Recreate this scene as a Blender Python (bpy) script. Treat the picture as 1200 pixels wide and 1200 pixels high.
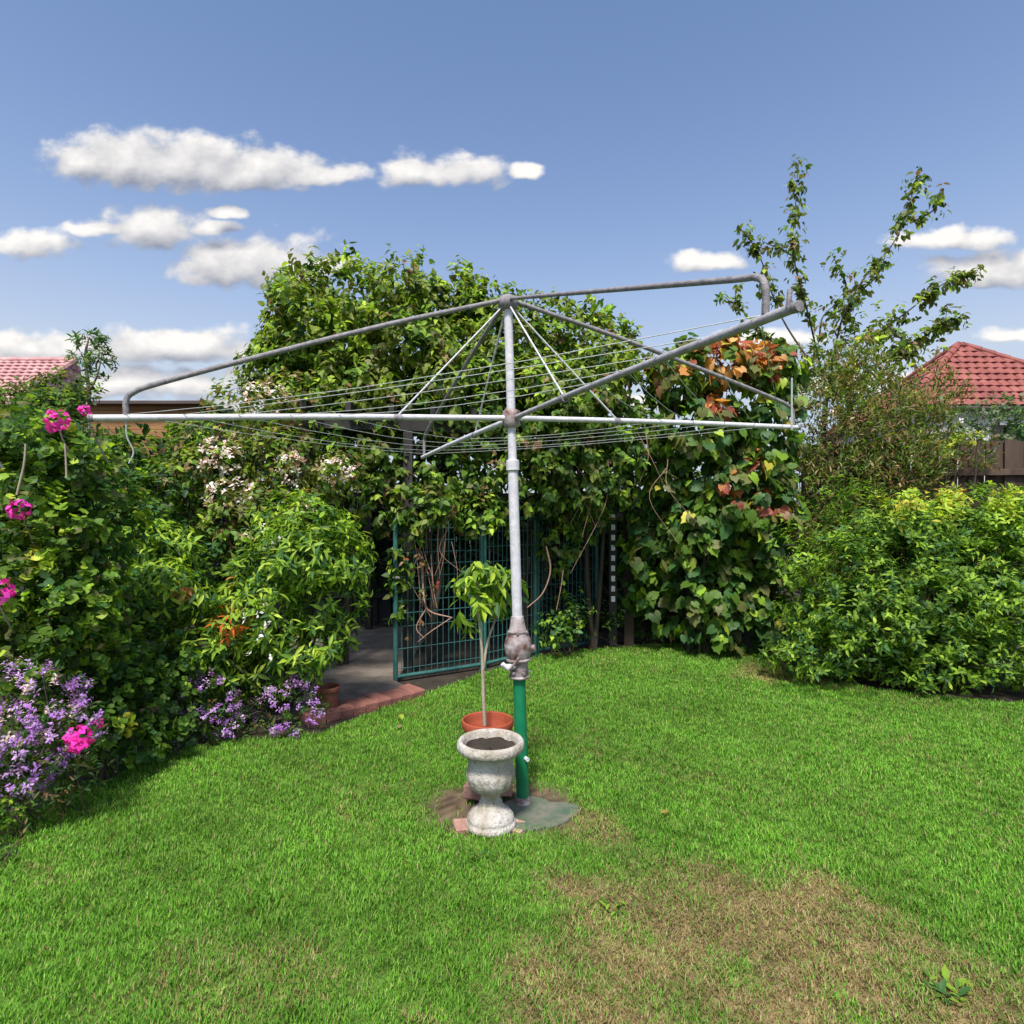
import bpy, math, random
import numpy as np
from mathutils import Vector, Matrix, Euler
R = math.radians
random.seed(7)
rng = np.random.default_rng(11)
for o in list(bpy.data.objects): bpy.data.objects.remove(o)
S = bpy.context.scene
COL = S.collection

# ------------------------------------------------------------------ camera
EYE, F, HZ = 1.5, 724.0, 605.0
cam_d = bpy.data.cameras.new('camera'); cam = bpy.data.objects.new('camera', cam_d); COL.objects.link(cam)
cam.location = (0, 0, EYE); cam.rotation_euler = (R(90), 0, 0)
cam_d.sensor_width = 36; cam_d.lens = 36*F/1200; cam_d.shift_y = (HZ-600)/1200
cam_d.clip_start = 0.05; cam_d.clip_end = 2000
S.camera = cam

def at(px, py, Y):                       # a point of the photograph at a chosen real depth
    return np.array([(px-600)*Y/F, Y, EYE+(HZ-py)*Y/F])
def gnd(px, py):                         # the same on the ground
    Y = EYE*F/(py-HZ); return np.array([(px-600)*Y/F, Y, 0.0])

# ------------------------------------------------------------------ light
SUN_EL, SUN_AZ = 60, 191                 # degrees; azimuth from +Y towards +X
sun_dir = Vector((math.sin(R(SUN_AZ))*math.cos(R(SUN_EL)), math.cos(R(SUN_AZ))*math.cos(R(SUN_EL)), math.sin(R(SUN_EL))))
sl = bpy.data.lights.new('sun', 'SUN'); sl.energy = 3.0; sl.angle = R(9); sl.color = (1.0, 0.95, 0.86)
so = bpy.data.objects.new('sun', sl); COL.objects.link(so)
so.rotation_euler = sun_dir.to_track_quat('Z', 'Y').to_euler(); so.location = (-6, -8, 14)
S.view_settings.view_transform = 'Standard'; S.view_settings.look = 'None'
S.view_settings.exposure = 0.95; S.view_settings.gamma = 1; S.view_settings.use_curve_mapping = False

S.cycles.max_bounces = 6; S.cycles.diffuse_bounces = 3; S.cycles.glossy_bounces = 2; S.cycles.transmission_bounces = 4

# ------------------------------------------------------------------ sky with clouds
W = bpy.data.worlds.new('World'); S.world = W; W.use_nodes = True
nt = W.node_tree; nt.nodes.clear()
clouds = []
def cl(px, py, rx, ry):
    clouds.append(((px-600)/F, (HZ-py)/F, rx/F, ry/F))      # slopes x/y and z/y of the direction: a level cloud sheet
cl(95,192,54,34); cl(150,194,95,50); cl(225,198,105,46); cl(300,204,95,38); cl(375,208,72,18)
cl(490,205,52,28); cl(545,204,56,28); cl(612,202,30,13)
cl(30,291,76,24); cl(120,270,50,15); cl(180,270,70,36); cl(262,250,32,13); cl(248,270,48,12)
cl(265,314,72,40); cl(325,314,84,44); cl(385,312,46,14)
cl(40,412,140,26); cl(200,410,150,30); cl(120,452,260,26); cl(350,474,160,20)
cl(830,310,58,17); cl(900,398,80,15); cl(1120,282,95,19); cl(1160,322,95,28); cl(1230,312,60,30); cl(1190,394,50,13); cl(700,474,160,20); cl(1010,455,190,20)
rc = random.Random(5)
for k in range(10):                      # the same kind of cloud over the rest of the sky
    u = rc.uniform(1.0, 3.2)*rc.choice((-1, 1)); w = rc.uniform(0.14, 0.26)*(1+0.5*abs(u)); e = rc.uniform(0.25, 1.1)
    clouds.append((u, e, w, w*rc.uniform(0.16, 0.24)))
g = bpy.data.node_groups.new('cloud_density', 'ShaderNodeTree')
g.interface.new_socket('P', in_out='INPUT', socket_type='NodeSocketVector')
g.interface.new_socket('D', in_out='OUTPUT', socket_type='NodeSocketFloat')
gi = g.nodes.new('NodeGroupInput'); go = g.nodes.new('NodeGroupOutput')
def nz(tree, scale, detail, rough, vec, sc=(1,1,1)):
    m = tree.nodes.new('ShaderNodeVectorMath'); m.operation = 'MULTIPLY'; m.inputs[1].default_value = sc
    tree.links.new(vec, m.inputs[0])
    n = tree.nodes.new('ShaderNodeTexNoise'); n.inputs['Scale'].default_value = scale; n.inputs['Detail'].default_value = detail; n.inputs['Roughness'].default_value = rough
    tree.links.new(m.outputs[0], n.inputs['Vector']); return n
def math_n(tree, op, a, b=None, clamp=False):
    m = tree.nodes.new('ShaderNodeMath'); m.operation = op; m.use_clamp = clamp
    for i, v in enumerate((a, b)):
        if v is None: continue
        if isinstance(v, (int, float)): m.inputs[i].default_value = v
        else: tree.links.new(v, m.inputs[i])
    return m.outputs[0]
n1 = nz(g, 14, 2, 0.5, gi.outputs[0], (1, 1.7, 1)); n1.noise_dimensions = '2D'
dm = g.nodes.new('ShaderNodeVectorMath'); dm.operation = 'MULTIPLY_ADD'
g.links.new(n1.outputs['Color'], dm.inputs[0]); dm.inputs[1].default_value = (0.05, 0.018, 0); dm.inputs[2].default_value = (-0.025, -0.009, 0)
da = g.nodes.new('ShaderNodeVectorMath'); da.operation = 'ADD'; g.links.new(gi.outputs[0], da.inputs[0]); g.links.new(dm.outputs[0], da.inputs[1])
cur = None
for (a, e, rx, ry) in clouds:
    v = g.nodes.new('ShaderNodeVectorMath'); v.operation = 'MULTIPLY_ADD'
    g.links.new(da.outputs[0], v.inputs[0]); v.inputs[1].default_value = (1/rx, 1/ry, 0); v.inputs[2].default_value = (-a/rx, -e/ry, 0)
    ab = g.nodes.new('ShaderNodeVectorMath'); ab.operation = 'ABSOLUTE'; g.links.new(v.outputs[0], ab.inputs[0])
    nv = g.nodes.new('ShaderNodeVectorMath'); nv.operation = 'MULTIPLY'; g.links.new(v.outputs[0], nv.inputs[0]); nv.inputs[1].default_value = (0, -0.3, 0)
    fb = g.nodes.new('ShaderNodeVectorMath'); fb.operation = 'MULTIPLY_ADD'; g.links.new(ab.outputs[0], fb.inputs[0]); fb.inputs[1].default_value = (1, 1.3, 0); g.links.new(nv.outputs[0], fb.inputs[2])   # flatter base
    l = g.nodes.new('ShaderNodeVectorMath'); l.operation = 'LENGTH'; g.links.new(fb.outputs[0], l.inputs[0])
    if cur is None: cur = l.outputs['Value']
    else:
        m = g.nodes.new('ShaderNodeMath'); m.operation = 'SMOOTH_MIN'; m.inputs[2].default_value = 0.15
        g.links.new(cur, m.inputs[0]); g.links.new(l.outputs['Value'], m.inputs[1]); cur = m.outputs[0]
n2 = nz(g, 20, 4, 0.52, gi.outputs[0], (1, 1.35, 1)); n2.noise_dimensions = '2D'
nn = math_n(g, 'MULTIPLY', math_n(g, 'SUBTRACT', n2.outputs['Fac'], 0.5), 1.1)
g.links.new(math_n(g, 'ADD', math_n(g, 'SUBTRACT', 1.0, cur), nn), go.inputs[0])
tc = nt.nodes.new('ShaderNodeTexCoord'); nrm = nt.nodes.new('ShaderNodeVectorMath'); nrm.operation = 'NORMALIZE'
nt.links.new(tc.outputs['Generated'], nrm.inputs[0])
sx = nt.nodes.new('ShaderNodeSeparateXYZ'); nt.links.new(nrm.outputs[0], sx.inputs[0])
az = math_n(nt, 'DIVIDE', sx.outputs[0], sx.outputs[1]); el = math_n(nt, 'DIVIDE', sx.outputs[2], math_n(nt, 'MAXIMUM', math_n(nt, 'ABSOLUTE', sx.outputs[1]), 0.001))
cx = nt.nodes.new('ShaderNodeCombineXYZ'); nt.links.new(az, cx.inputs[0]); nt.links.new(el, cx.inputs[1])
off = nt.nodes.new('ShaderNodeVectorMath'); off.operation = 'ADD'; nt.links.new(cx.outputs[0], off.inputs[0]); off.inputs[1].default_value = (-0.008, 0.028, 0)
g1 = nt.nodes.new('ShaderNodeGroup'); g1.node_tree = g; nt.links.new(cx.outputs[0], g1.inputs[0])
g2 = nt.nodes.new('ShaderNodeGroup'); g2.node_tree = g; nt.links.new(off.outputs[0], g2.inputs[0])
mr = nt.nodes.new('ShaderNodeMapRange'); mr.interpolation_type = 'SMOOTHSTEP'; mr.inputs['From Min'].default_value = -0.08; mr.inputs['From Max'].default_value = 0.46
nt.links.new(g1.outputs[0], mr.inputs['Value'])
lit = math_n(nt, 'ADD', math_n(nt, 'MULTIPLY', math_n(nt, 'SUBTRACT', g1.outputs[0], g2.outputs[0]), 0.62), 0.46, True)
cr = nt.nodes.new('ShaderNodeMix'); cr.data_type = 'RGBA'; nt.links.new(lit, cr.inputs['Factor'])
cr.inputs['A'].default_value = (0.155, 0.17, 0.215, 1); cr.inputs['B'].default_value = (0.53, 0.515, 0.50, 1)
sky = nt.nodes.new('ShaderNodeTexSky'); sky.sky_type = 'NISHITA'; sky.sun_disc = False
sky.sun_elevation = R(SUN_EL); sky.sun_rotation = R(SUN_AZ); sky.air_density = 0.8; sky.dust_density = 2.2; sky.ozone_density = 2.2
bs = nt.nodes.new('ShaderNodeBackground'); bs.inputs['Strength'].default_value = 0.11
tint = nt.nodes.new('ShaderNodeMix'); tint.data_type = 'RGBA'; tint.blend_type = 'MULTIPLY'; tint.inputs['Factor'].default_value = 1; tint.inputs['B'].default_value = (0.86, 0.96, 1.06, 1)
nt.links.new(sky.outputs[0], tint.inputs['A']); nt.links.new(tint.outputs['Result'], bs.inputs['Color'])
bc = nt.nodes.new('ShaderNodeBackground'); bc.inputs['Strength'].default_value = 1.0; nt.links.new(cr.outputs['Result'], bc.inputs['Color'])
hz_ = math_n(nt, 'MINIMUM', math_n(nt, 'MULTIPLY', math_n(nt, 'EXPONENT', math_n(nt, 'MULTIPLY', sx.outputs[2], -7.2)), 4.0), 0.85)      # pale haze towards the horizon, the same all round
bh = nt.nodes.new('ShaderNodeBackground'); bh.inputs['Color'].default_value = (0.32, 0.362, 0.42, 1); bh.inputs['Strength'].default_value = 1.0
mh = nt.nodes.new('ShaderNodeMixShader'); nt.links.new(hz_, mh.inputs[0]); nt.links.new(bs.outputs[0], mh.inputs[1]); nt.links.new(bh.outputs[0], mh.inputs[2])
mx = nt.nodes.new('ShaderNodeMixShader'); nt.links.new(mr.outputs[0], mx.inputs[0]); nt.links.new(mh.outputs[0], mx.inputs[1]); nt.links.new(bc.outputs[0], mx.inputs[2])
W.cycles.sampling_method = 'MANUAL'; W.cycles.sample_map_resolution = 256
wo = nt.nodes.new('ShaderNodeOutputWorld'); nt.links.new(mx.outputs[0], wo.inputs['Surface'])

# ------------------------------------------------------------------ materials
def new_mat(name):
    m = bpy.data.materials.new(name); m.use_nodes = True; t = m.node_tree
    return m, t, t.nodes['Principled BSDF']
def ramp(t, fac, stops):
    r = t.nodes.new('ShaderNodeValToRGB'); e = r.color_ramp.elements
    while len(e) < len(stops): e.new(0.5)
    for i, (p, c) in enumerate(stops): e[i].position = p; e[i].color = (*c, 1)
    t.links.new(fac, r.inputs[0]); return r.outputs[0]
def surf(name, stops, scale=8, rough=0.8, bump=0.3, detail=6, stretch=(1,1,1), metal=0.0, fine=None, spec=0.4, objrand=0.0):
    m, t, b = new_mat(name)
    tc = t.nodes.new('ShaderNodeTexCoord')
    n = nz(t, scale, detail, 0.6, tc.outputs['Object'], stretch)
    c = ramp(t, n.outputs['Fac'], stops)
    if fine:
        n2 = nz(t, fine[0], 4, 0.7, tc.outputs['Object'])
        mr = t.nodes.new('ShaderNodeMapRange'); mr.inputs['From Min'].default_value = fine[1]; mr.inputs['From Max'].default_value = fine[1]+0.12
        t.links.new(n2.outputs['Fac'], mr.inputs['Value'])
        mm = t.nodes.new('ShaderNodeMix'); mm.data_type = 'RGBA'; t.links.new(mr.outputs[0], mm.inputs['Factor']); t.links.new(c, mm.inputs['A']); mm.inputs['B'].default_value = (*fine[2], 1); c = mm.outputs['Result']
    if objrand:
        oi = t.nodes.new('ShaderNodeObjectInfo'); h = t.nodes.new('ShaderNodeHueSaturation')
        v = math_n(t, 'ADD', math_n(t, 'MULTIPLY', oi.outputs['Random'], objrand), 1-objrand/2)
        t.links.new(v, h.inputs['Value']); t.links.new(c, h.inputs['Color']); c = h.outputs[0]
    t.links.new(c, b.inputs['Base Color']); b.inputs['Roughness'].default_value = rough; b.inputs['Metallic'].default_value = metal
    b.inputs['Specular IOR Level'].default_value = spec
    if bump:
        nb = nz(t, scale*4, 6, 0.65, tc.outputs['Object'], stretch)
        bp = t.nodes.new('ShaderNodeBump'); bp.inputs['Strength'].default_value = bump; bp.inputs['Distance'].default_value = 0.02
        t.links.new(nb.outputs['Fac'], bp.inputs['Height']); t.links.new(bp.outputs[0], b.inputs['Normal'])
    return m
def leafy(name, trans=0.3, rough=0.45, spec=0.35):
    m, t, b = new_mat(name)
    a = t.nodes.new('ShaderNodeAttribute'); a.attribute_name = 'Col'
    t.links.new(a.outputs['Color'], b.inputs['Base Color']); b.inputs['Roughness'].default_value = rough; b.inputs['Specular IOR Level'].default_value = spec
    tr = t.nodes.new('ShaderNodeBsdfTranslucent')
    mm = t.nodes.new('ShaderNodeMix'); mm.data_type = 'RGBA'; mm.blend_type = 'MULTIPLY'; mm.inputs['Factor'].default_value = 1
    t.links.new(a.outputs['Color'], mm.inputs['A']); mm.inputs['B'].default_value = (1.5, 1.6, 0.7, 1); t.links.new(mm.outputs['Result'], tr.inputs['Color'])
    x = t.nodes.new('ShaderNodeMixShader'); x.inputs[0].default_value = trans
    t.links.new(b.outputs[0], x.inputs[1]); t.links.new(tr.outputs[0], x.inputs[2]); t.links.new(x.outputs[0], t.nodes['Material Output'].inputs['Surface'])
    return m
M = {}
M['leaf'] = leafy('leaf', 0.38, 0.5, 0.25); M['grass'] = leafy('grass_blade', 0.25, 0.6, 0.2); M['petal'] = leafy('petal', 0.25, 0.7, 0.2)
M['attr'] = leafy('lawn_thatch', 0.0, 0.95, 0.1)
M['soil'] = surf('soil', [(0.3,(0.018,0.014,0.010)),(0.7,(0.05,0.037,0.026))], 6, 0.95, 0.8)
M['galv'] = surf('galvanised_steel', [(0.3,(0.46,0.45,0.48)),(0.7,(0.68,0.66,0.69))], 30, 0.65, 0.2, metal=0.0, fine=(60,0.62,(0.20,0.17,0.15)))
M['galvdark'] = surf('weathered_steel', [(0.3,(0.13,0.12,0.13)),(0.7,(0.30,0.28,0.29))], 40, 0.65, 0.3, metal=0.0, fine=(70,0.58,(0.14,0.09,0.06)))
M['galvshade'] = surf('shaded_steel', [(0.3,(0.22,0.21,0.23)),(0.7,(0.42,0.40,0.42))], 30, 0.65, 0.2, fine=(60,0.6,(0.16,0.12,0.11)))  # darker copy of the steel: shade on the near arm's underside put into colour
M['wire'] = surf('plastic_line', [(0.3,(0.30,0.32,0.30)),(0.7,(0.45,0.47,0.45))], 30, 0.5, 0)
M['rusty'] = surf('rusty_casting', [(0.35,(0.12,0.055,0.04)),(0.55,(0.36,0.30,0.30)),(0.75,(0.55,0.50,0.50))], 16, 0.65, 0.3, metal=0.2)
M['greenpaint'] = surf('green_enamel', [(0.3,(0.004,0.13,0.055)),(0.7,(0.01,0.2,0.085))], 10, 0.35, 0.08, fine=(34,0.60,(0.10,0.19,0.13)))
M['stone'] = surf('weathered_concrete', [(0.28,(0.20,0.17,0.11)),(0.42,(0.40,0.35,0.29)),(0.58,(0.52,0.48,0.44)),(0.75,(0.60,0.55,0.52))], 11, 0.95, 0.9, stretch=(1,1,0.55), fine=(46,0.56,(0.22,0.20,0.14)))
M['terra'] = surf('terracotta', [(0.3,(0.27,0.048,0.02)),(0.7,(0.40,0.085,0.04))], 9, 0.75, 0.15)
M['terradark'] = surf('old_terracotta', [(0.3,(0.16,0.055,0.035)),(0.7,(0.27,0.09,0.06))], 9, 0.8, 0.2)
M['brick'] = surf('worn_brick', [(0.3,(0.26,0.12,0.095)),(0.7,(0.42,0.26,0.21))], 18, 0.92, 0.5, fine=(30,0.62,(0.34,0.28,0.24)), objrand=0.5)
M['brickpath'] = surf('edging_brick', [(0.3,(0.20,0.075,0.06)),(0.7,(0.30,0.13,0.10))], 18, 0.92, 0.5, objrand=0.4)
M['concrete'] = surf('concrete', [(0.3,(0.11,0.085,0.07)),(0.5,(0.17,0.14,0.115)),(0.7,(0.24,0.20,0.17))], 5, 0.9, 0.4)
M['pad'] = surf('mossy_concrete', [(0.3,(0.05,0.10,0.06)),(0.55,(0.13,0.135,0.10)),(0.75,(0.22,0.18,0.14))], 9, 0.9, 0.5)
M['fenceshade'] = surf('shade_dark_fence', [(0.3,(0.012,0.014,0.016)),(0.7,(0.032,0.034,0.038))], 7, 0.85, 0.4, stretch=(1,1,0.12), objrand=0.6)  # palings coloured near black to stand for the shade under the vine
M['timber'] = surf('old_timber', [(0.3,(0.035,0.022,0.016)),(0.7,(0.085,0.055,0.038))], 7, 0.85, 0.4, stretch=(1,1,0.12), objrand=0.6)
M['board'] = surf('stained_boards', [(0.3,(0.22,0.11,0.045)),(0.7,(0.42,0.22,0.09))], 7, 0.8, 0.3, stretch=(0.15,1,1), objrand=0.6)
M['darkpost'] = surf('dark_stained_timber', [(0.3,(0.014,0.013,0.012)),(0.7,(0.035,0.03,0.027))], 7, 0.7, 0.2, stretch=(1,1,0.12))
M['mesh'] = surf('green_coated_wire', [(0.3,(0.02,0.085,0.08)),(0.7,(0.045,0.15,0.135))], 20, 0.5, 0)
M['white'] = surf('white_paint', [(0.3,(0.62,0.62,0.6)),(0.7,(0.8,0.8,0.78))], 10, 0.6, 0.1)
M['bark'] = surf('bark', [(0.3,(0.04,0.03,0.02)),(0.7,(0.09,0.068,0.05))], 20, 0.9, 0.5, stretch=(1,1,0.3))
M['palebark'] = surf('pale_bark', [(0.3,(0.28,0.22,0.16)),(0.7,(0.45,0.38,0.29))], 30, 0.85, 0.3, stretch=(1,1,0.3))
M['pinkbark'] = surf('dry_stem', [(0.3,(0.26,0.13,0.09)),(0.7,(0.42,0.27,0.21))], 30, 0.85, 0.3)
M['rooftile'] = surf('red_roof_tile', [(0.3,(0.17,0.045,0.04)),(0.55,(0.26,0.075,0.06)),(0.75,(0.32,0.13,0.10))], 1.2, 0.75, 0.25)
M['pinktile'] = surf('faded_roof_tile', [(0.3,(0.36,0.17,0.165)),(0.55,(0.46,0.25,0.245)),(0.75,(0.54,0.36,0.34))], 1.6, 0.75, 0.25)
M['render'] = surf('rendered_wall', [(0.3,(0.5,0.46,0.40)),(0.7,(0.6,0.56,0.5))], 2, 0.9, 0.2)
M['gutter'] = surf('dark_gutter', [(0.3,(0.07,0.05,0.045)),(0.7,(0.11,0.08,0.07))], 2, 0.5, 0)

# ------------------------------------------------------------------ object helpers
ORG = {}
def tag(o, label=None, cat=None, group=None, kind=None):
    if label: o['label'] = label
    if cat: o['category'] = cat
    if group: o['group'] = group
    if kind: o['kind'] = kind
    return o
def thing(name, loc, label, cat, group=None):
    o = bpy.data.objects.new(name, None); COL.objects.link(o); o.location = loc; o.empty_display_size = 0.1
    ORG[o] = np.array(loc, float); return tag(o, label, cat, group)
def raw_mesh(name, V, Fc, mat, col=None, smooth=False):
    V = np.asarray(V, np.float32)
    me = bpy.data.meshes.new(name)
    if isinstance(Fc, np.ndarray):
        k = Fc.shape[1]; n = len(Fc)
        me.vertices.add(len(V)); me.vertices.foreach_set('co', V.ravel())
        me.loops.add(n*k); me.loops.foreach_set('vertex_index', Fc.astype(np.int32).ravel())
        me.polygons.add(n); me.polygons.foreach_set('loop_start', np.arange(0, n*k, k, dtype=np.int32))
        me.update(calc_edges=True)
    else:
        me.from_pydata([tuple(map(float, v)) for v in V], [], Fc)
    if col is not None:
        a = me.color_attributes.new('Col', 'FLOAT_COLOR', 'POINT')
        c = np.ones((len(V), 4), np.float32); c[:, :3] = col; a.data.foreach_set('color', c.ravel())
    if smooth: me.polygons.foreach_set('use_smooth', np.ones(len(me.polygons), bool))
    me.materials.append(M[mat] if isinstance(mat, str) else mat); return me
def mk(name, V, Fc, mat, parent=None, col=None, smooth=False, kind=None):
    V = np.asarray(V, float); o0 = ORG[parent] if parent is not None else np.zeros(3)
    me = raw_mesh(name, V-o0, Fc, mat, col, smooth)
    o = bpy.data.objects.new(name, me); COL.objects.link(o)
    if parent is not None: o.parent = parent
    ORG[o] = o0
    if kind: o['kind'] = kind
    return o
class MB:
    def __init__(s): s.V = []; s.F = []
    def add(s, V, Fc):
        n = len(s.V); s.V += [tuple(v) for v in V]; s.F += [tuple(i+n for i in f) for f in Fc]; return s
    def box(s, c, d, rz=0, jit=0, rot=None):
        c = Vector(c); d = Vector(d)/2; m = Euler(rot if rot else (0, 0, rz)).to_matrix(); b = min(d)*0.18
        V = []
        for z, k in ((-1, 1), (-1, 0), (1, 0), (1, 1)):      # a box with chamfered top and bottom edges
            for x, y in ((-1,-1),(1,-1),(1,1),(-1,1)):
                zz = z*(d.z if k else d.z-b); q = Vector((x*(d.x-(b if k else 0)), y*(d.y-(b if k else 0)), zz))
                if jit: q += Vector([random.uniform(-jit, jit) for _ in range(3)])
                V.append(c+m@q)
        Fc = [(3,2,1,0), (12,13,14,15)]
        for r in range(3):
            for i in range(4): j = (i+1) % 4; Fc.append((r*4+i, r*4+j, r*4+4+j, r*4+4+i))
        return s.add(V, Fc)
    def tube(s, pts, rad, n=8, cap=True):
        P = [Vector(p) for p in pts]; rad = [rad]*len(P) if isinstance(rad, (int, float)) else rad
        up = None; V = []; Fc = []
        for i, p in enumerate(P):
            t = (P[min(i+1, len(P)-1)]-P[max(i-1, 0)]).normalized()
            if up is None: up = t.orthogonal().normalized()
            up = (up-t*up.dot(t)).normalized(); sd = t.cross(up)
            for k in range(n):
                a = 2*math.pi*k/n; V.append(p+(up*math.cos(a)+sd*math.sin(a))*rad[i])
        for i in range(len(P)-1):
            for k in range(n): j = (k+1) % n; Fc.append((i*n+k, i*n+j, (i+1)*n+j, (i+1)*n+k))
        if cap:
            m_ = len(V); V += V[:n]+V[(len(P)-1)*n:len(P)*n]; Fc += [tuple(range(m_+n-1, m_-1, -1)), tuple(range(m_+n, m_+2*n))]
        return s.add(V, Fc)
    def lathe(s, c, prof, n=32, lean=None):
        V = []; Fc = []
        for r, z in prof:
            for k in range(n): a = 2*math.pi*k/n; V.append((c[0]+r*math.cos(a), c[1]+r*math.sin(a), c[2]+z))
        for i in range(len(prof)-1):
            for k in range(n): j = (k+1) % n; Fc.append((i*n+k, i*n+j, (i+1)*n+j, (i+1)*n+k))
        return s.add(V, Fc)
    def rough(s, a): s.V = [(x, y, z+random.uniform(-a, a)) for x, y, z in s.V]; return s
    def build(s, name, mat, parent=None, smooth=False, kind=None): return mk(name, s.V, s.F, mat, parent, None, smooth, kind)
def curve(pts, n=8):                     # Catmull-Rom through points
    P = [np.array(p, float) for p in pts]; P = [2*P[0]-P[1]]+P+[2*P[-1]-P[-2]]; out = []
    for i in range(1, len(P)-2):
        for k in range(n):
            t = k/n; a, b, c, d = P[i-1:i+3]
            out.append(0.5*(2*b+(c-a)*t+(2*a-5*b+4*c-d)*t*t+(3*b-a-3*c+d)*t**3))
    out.append(P[-2]); return out

# value noise from summed sines, for placement and colour patches
_w = [(rng.normal(size=3), rng.uniform(0, 6.28)) for _ in range(14)]
def wob(P, f):
    s = np.zeros(len(P))
    for i, (w, p) in enumerate(_w): s += np.sin(P@w*f*(0.6+0.12*i)+p)
    return s/5.0

# ------------------------------------------------------------------ ground, lawn, path
mk('ground', [(-400,-60,0),(400,-60,0),(400,700,0),(-400,700,0)], [(0,1,2,3)], 'soil', kind='structure')
lawn_px = [(-120,985),(0,975),(60,945),(120,908),(180,885),(260,872),(372,862),(420,843),(490,818),(560,792),(640,768),(740,758),(860,754),(895,768),(940,792),(1010,806),(1100,818),(1200,826),(1330,830)]
edge = [gnd(*p)[:2] for p in lawn_px]
poly = np.array([(-1.9,-2.0)]+[(-2.9,1.2),(-2.85,2.0)]+edge[0:1]+[tuple(e) for e in edge[1:]]+[(6.2,4.2),(6.2,-2.0)])
def inside(x, y, pg):
    r = np.zeros(len(x), bool); j = len(pg)-1
    for i in range(len(pg)):
        xi, yi = pg[i]; xj, yj = pg[j]
        c = ((yi > y) != (yj > y)) & (x < (xj-xi)*(y-yi)/(yj-yi+1e-12)+xi); r ^= c; j = i
    return r
def lawn_fields(x, y):                   # how bare and how dry the turf is
    P = np.stack([x, y, np.zeros(len(x))], 1)
    n = wob(P, 2.6)*0.5+wob(P, 7)*0.35+wob(P, 19)*0.28
    dry = 1.13-np.hypot((x-0.76)/0.88, (y-1.60)/1.08)+n*0.30
    dry = np.clip(dry*3.4, 0, 1)*np.clip(0.95+0.4*wob(P, 11), 0.3, 1)
    d2 = np.clip((1-np.hypot((x-2.55)/0.5, (y-5.9)/0.5)+n*0.35)*1.4, 0, 0.75)
    d3 = np.clip((1-np.hypot((x-0.40)/0.28, (y-3.0)/0.32)+n*0.5)*1.4, 0, 0.7)
    d4 = np.clip((1-np.hypot((x+0.9)/0.5, (y-2.0)/0.25)+n*0.6)*0.8, 0, 0.3)
    bare = np.clip((1-np.hypot((x+0.05)/0.50, (y-3.16)/0.36)+n*0.16)*3.0, 0, 1)
    far = np.clip((y-6.3)/1.2, 0, 1)*0.35
    return np.clip(np.maximum.reduce([dry, d2, d3, d4])+far*0.6+np.clip(n-0.35, 0, 1)*0.5, 0, 1), bare, n
gx, gy = np.meshgrid(np.linspace(-3.2, 6.2, 236), np.linspace(-1.9, 7.6, 238))
V = np.stack([gx.ravel(), gy.ravel(), np.full(gx.size, 0.004)], 1)
nx = gx.shape[1]; ii = np.arange(gx.size).reshape(gx.shape)
Q = np.stack([ii[:-1,:-1].ravel(), ii[:-1,1:].ravel(), ii[1:,1:].ravel(), ii[1:,:-1].ravel()], 1)
cc = V[Q].mean(1); Q = Q[inside(cc[:,0], cc[:,1], poly)]
dry, bare, n_ = lawn_fields(V[:,0], V[:,1])
V[:,2] += 0.006*(1+wob(V, 4)*0.4)
c = np.array([0.075,0.135,0.022])[None]*(1-dry)[:,None]+np.array([0.17,0.125,0.06])[None]*dry[:,None]
c = c*(1-bare)[:,None]+np.array([0.105,0.075,0.05])[None]*bare[:,None]
c = c*(1+0.3*rng.normal(size=len(c)))[:,None].clip(0.5, 1.6)
mk('lawn', V, Q, 'attr', col=c, kind='structure')

N = 640000
yy = 1.0+rng.random(N*4)**1.25*6.7; xx = rng.uniform(-1, 1, N*4)*(0.83*yy+0.9)
w = np.minimum(1, (2.3/yy)**1.15)*(0.83*yy+0.9)/6.5
k = rng.random(N*4) < w*1.5; xx, yy = xx[k][:N], yy[k][:N]
xx = xx+rng.normal(size=len(xx))*0.012; yy = yy+rng.normal(size=len(yy))*0.012
dry, bare, n_ = lawn_fields(xx, yy)
k = inside(xx, yy, poly) & (rng.random(len(xx)) > bare*0.93)
k &= ~((np.hypot((xx-0.135)/0.165, (yy-3.09)/0.14) < 1))
xx, yy, dry, n_ = xx[k], yy[k], dry[k], n_[k]; nb = len(xx)
P = np.stack([xx, yy, np.full(nb, 0.008)], 1); tuft = wob(P, 24)
h = (0.016+0.013*rng.random(nb)+0.008*np.clip(tuft, -1, 1.5))*(1-0.30*dry); h *= (1+0.05*yy)
wd = 0.00125*(1+0.24*yy)*(0.7+0.6*rng.random(nb))
th = rng.uniform(0, 2*np.pi, nb); sd = np.stack([np.cos(th), np.sin(th), np.zeros(nb)], 1)
bd = np.stack([-np.sin(th), np.cos(th), np.zeros(nb)], 1)
lean = (0.25+0.75*rng.random(nb)+0.4*dry)
up = np.array([0,0,1.0])[None]
def pt(f, l): return P+up*(h*f)[:,None]+bd*(h*lean*l)[:,None]
b_, tip = pt(0.5, 0.2), pt(0.92, 0.80)
GV = np.stack([P, b_+sd*wd[:,None], b_-sd*wd[:,None], tip], 1).reshape(-1, 3)
base = (np.arange(nb)*4)[:,None]
GF = np.concatenate([base+np.array([[0,1,2]]), base+np.array([[2,1,3]])])
pal = np.array([[0.115,0.285,0.022],[0.165,0.350,0.034],[0.075,0.210,0.018],[0.24,0.38,0.065]])
gc = pal[rng.choice(4, nb, p=[.4,.3,.2,.1])]
straw = np.array([[0.28,0.215,0.085],[0.20,0.14,0.055],[0.34,0.28,0.13]])[rng.integers(0, 3, nb)]
isd = rng.random(nb) < (dry*0.76+0.05)
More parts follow.
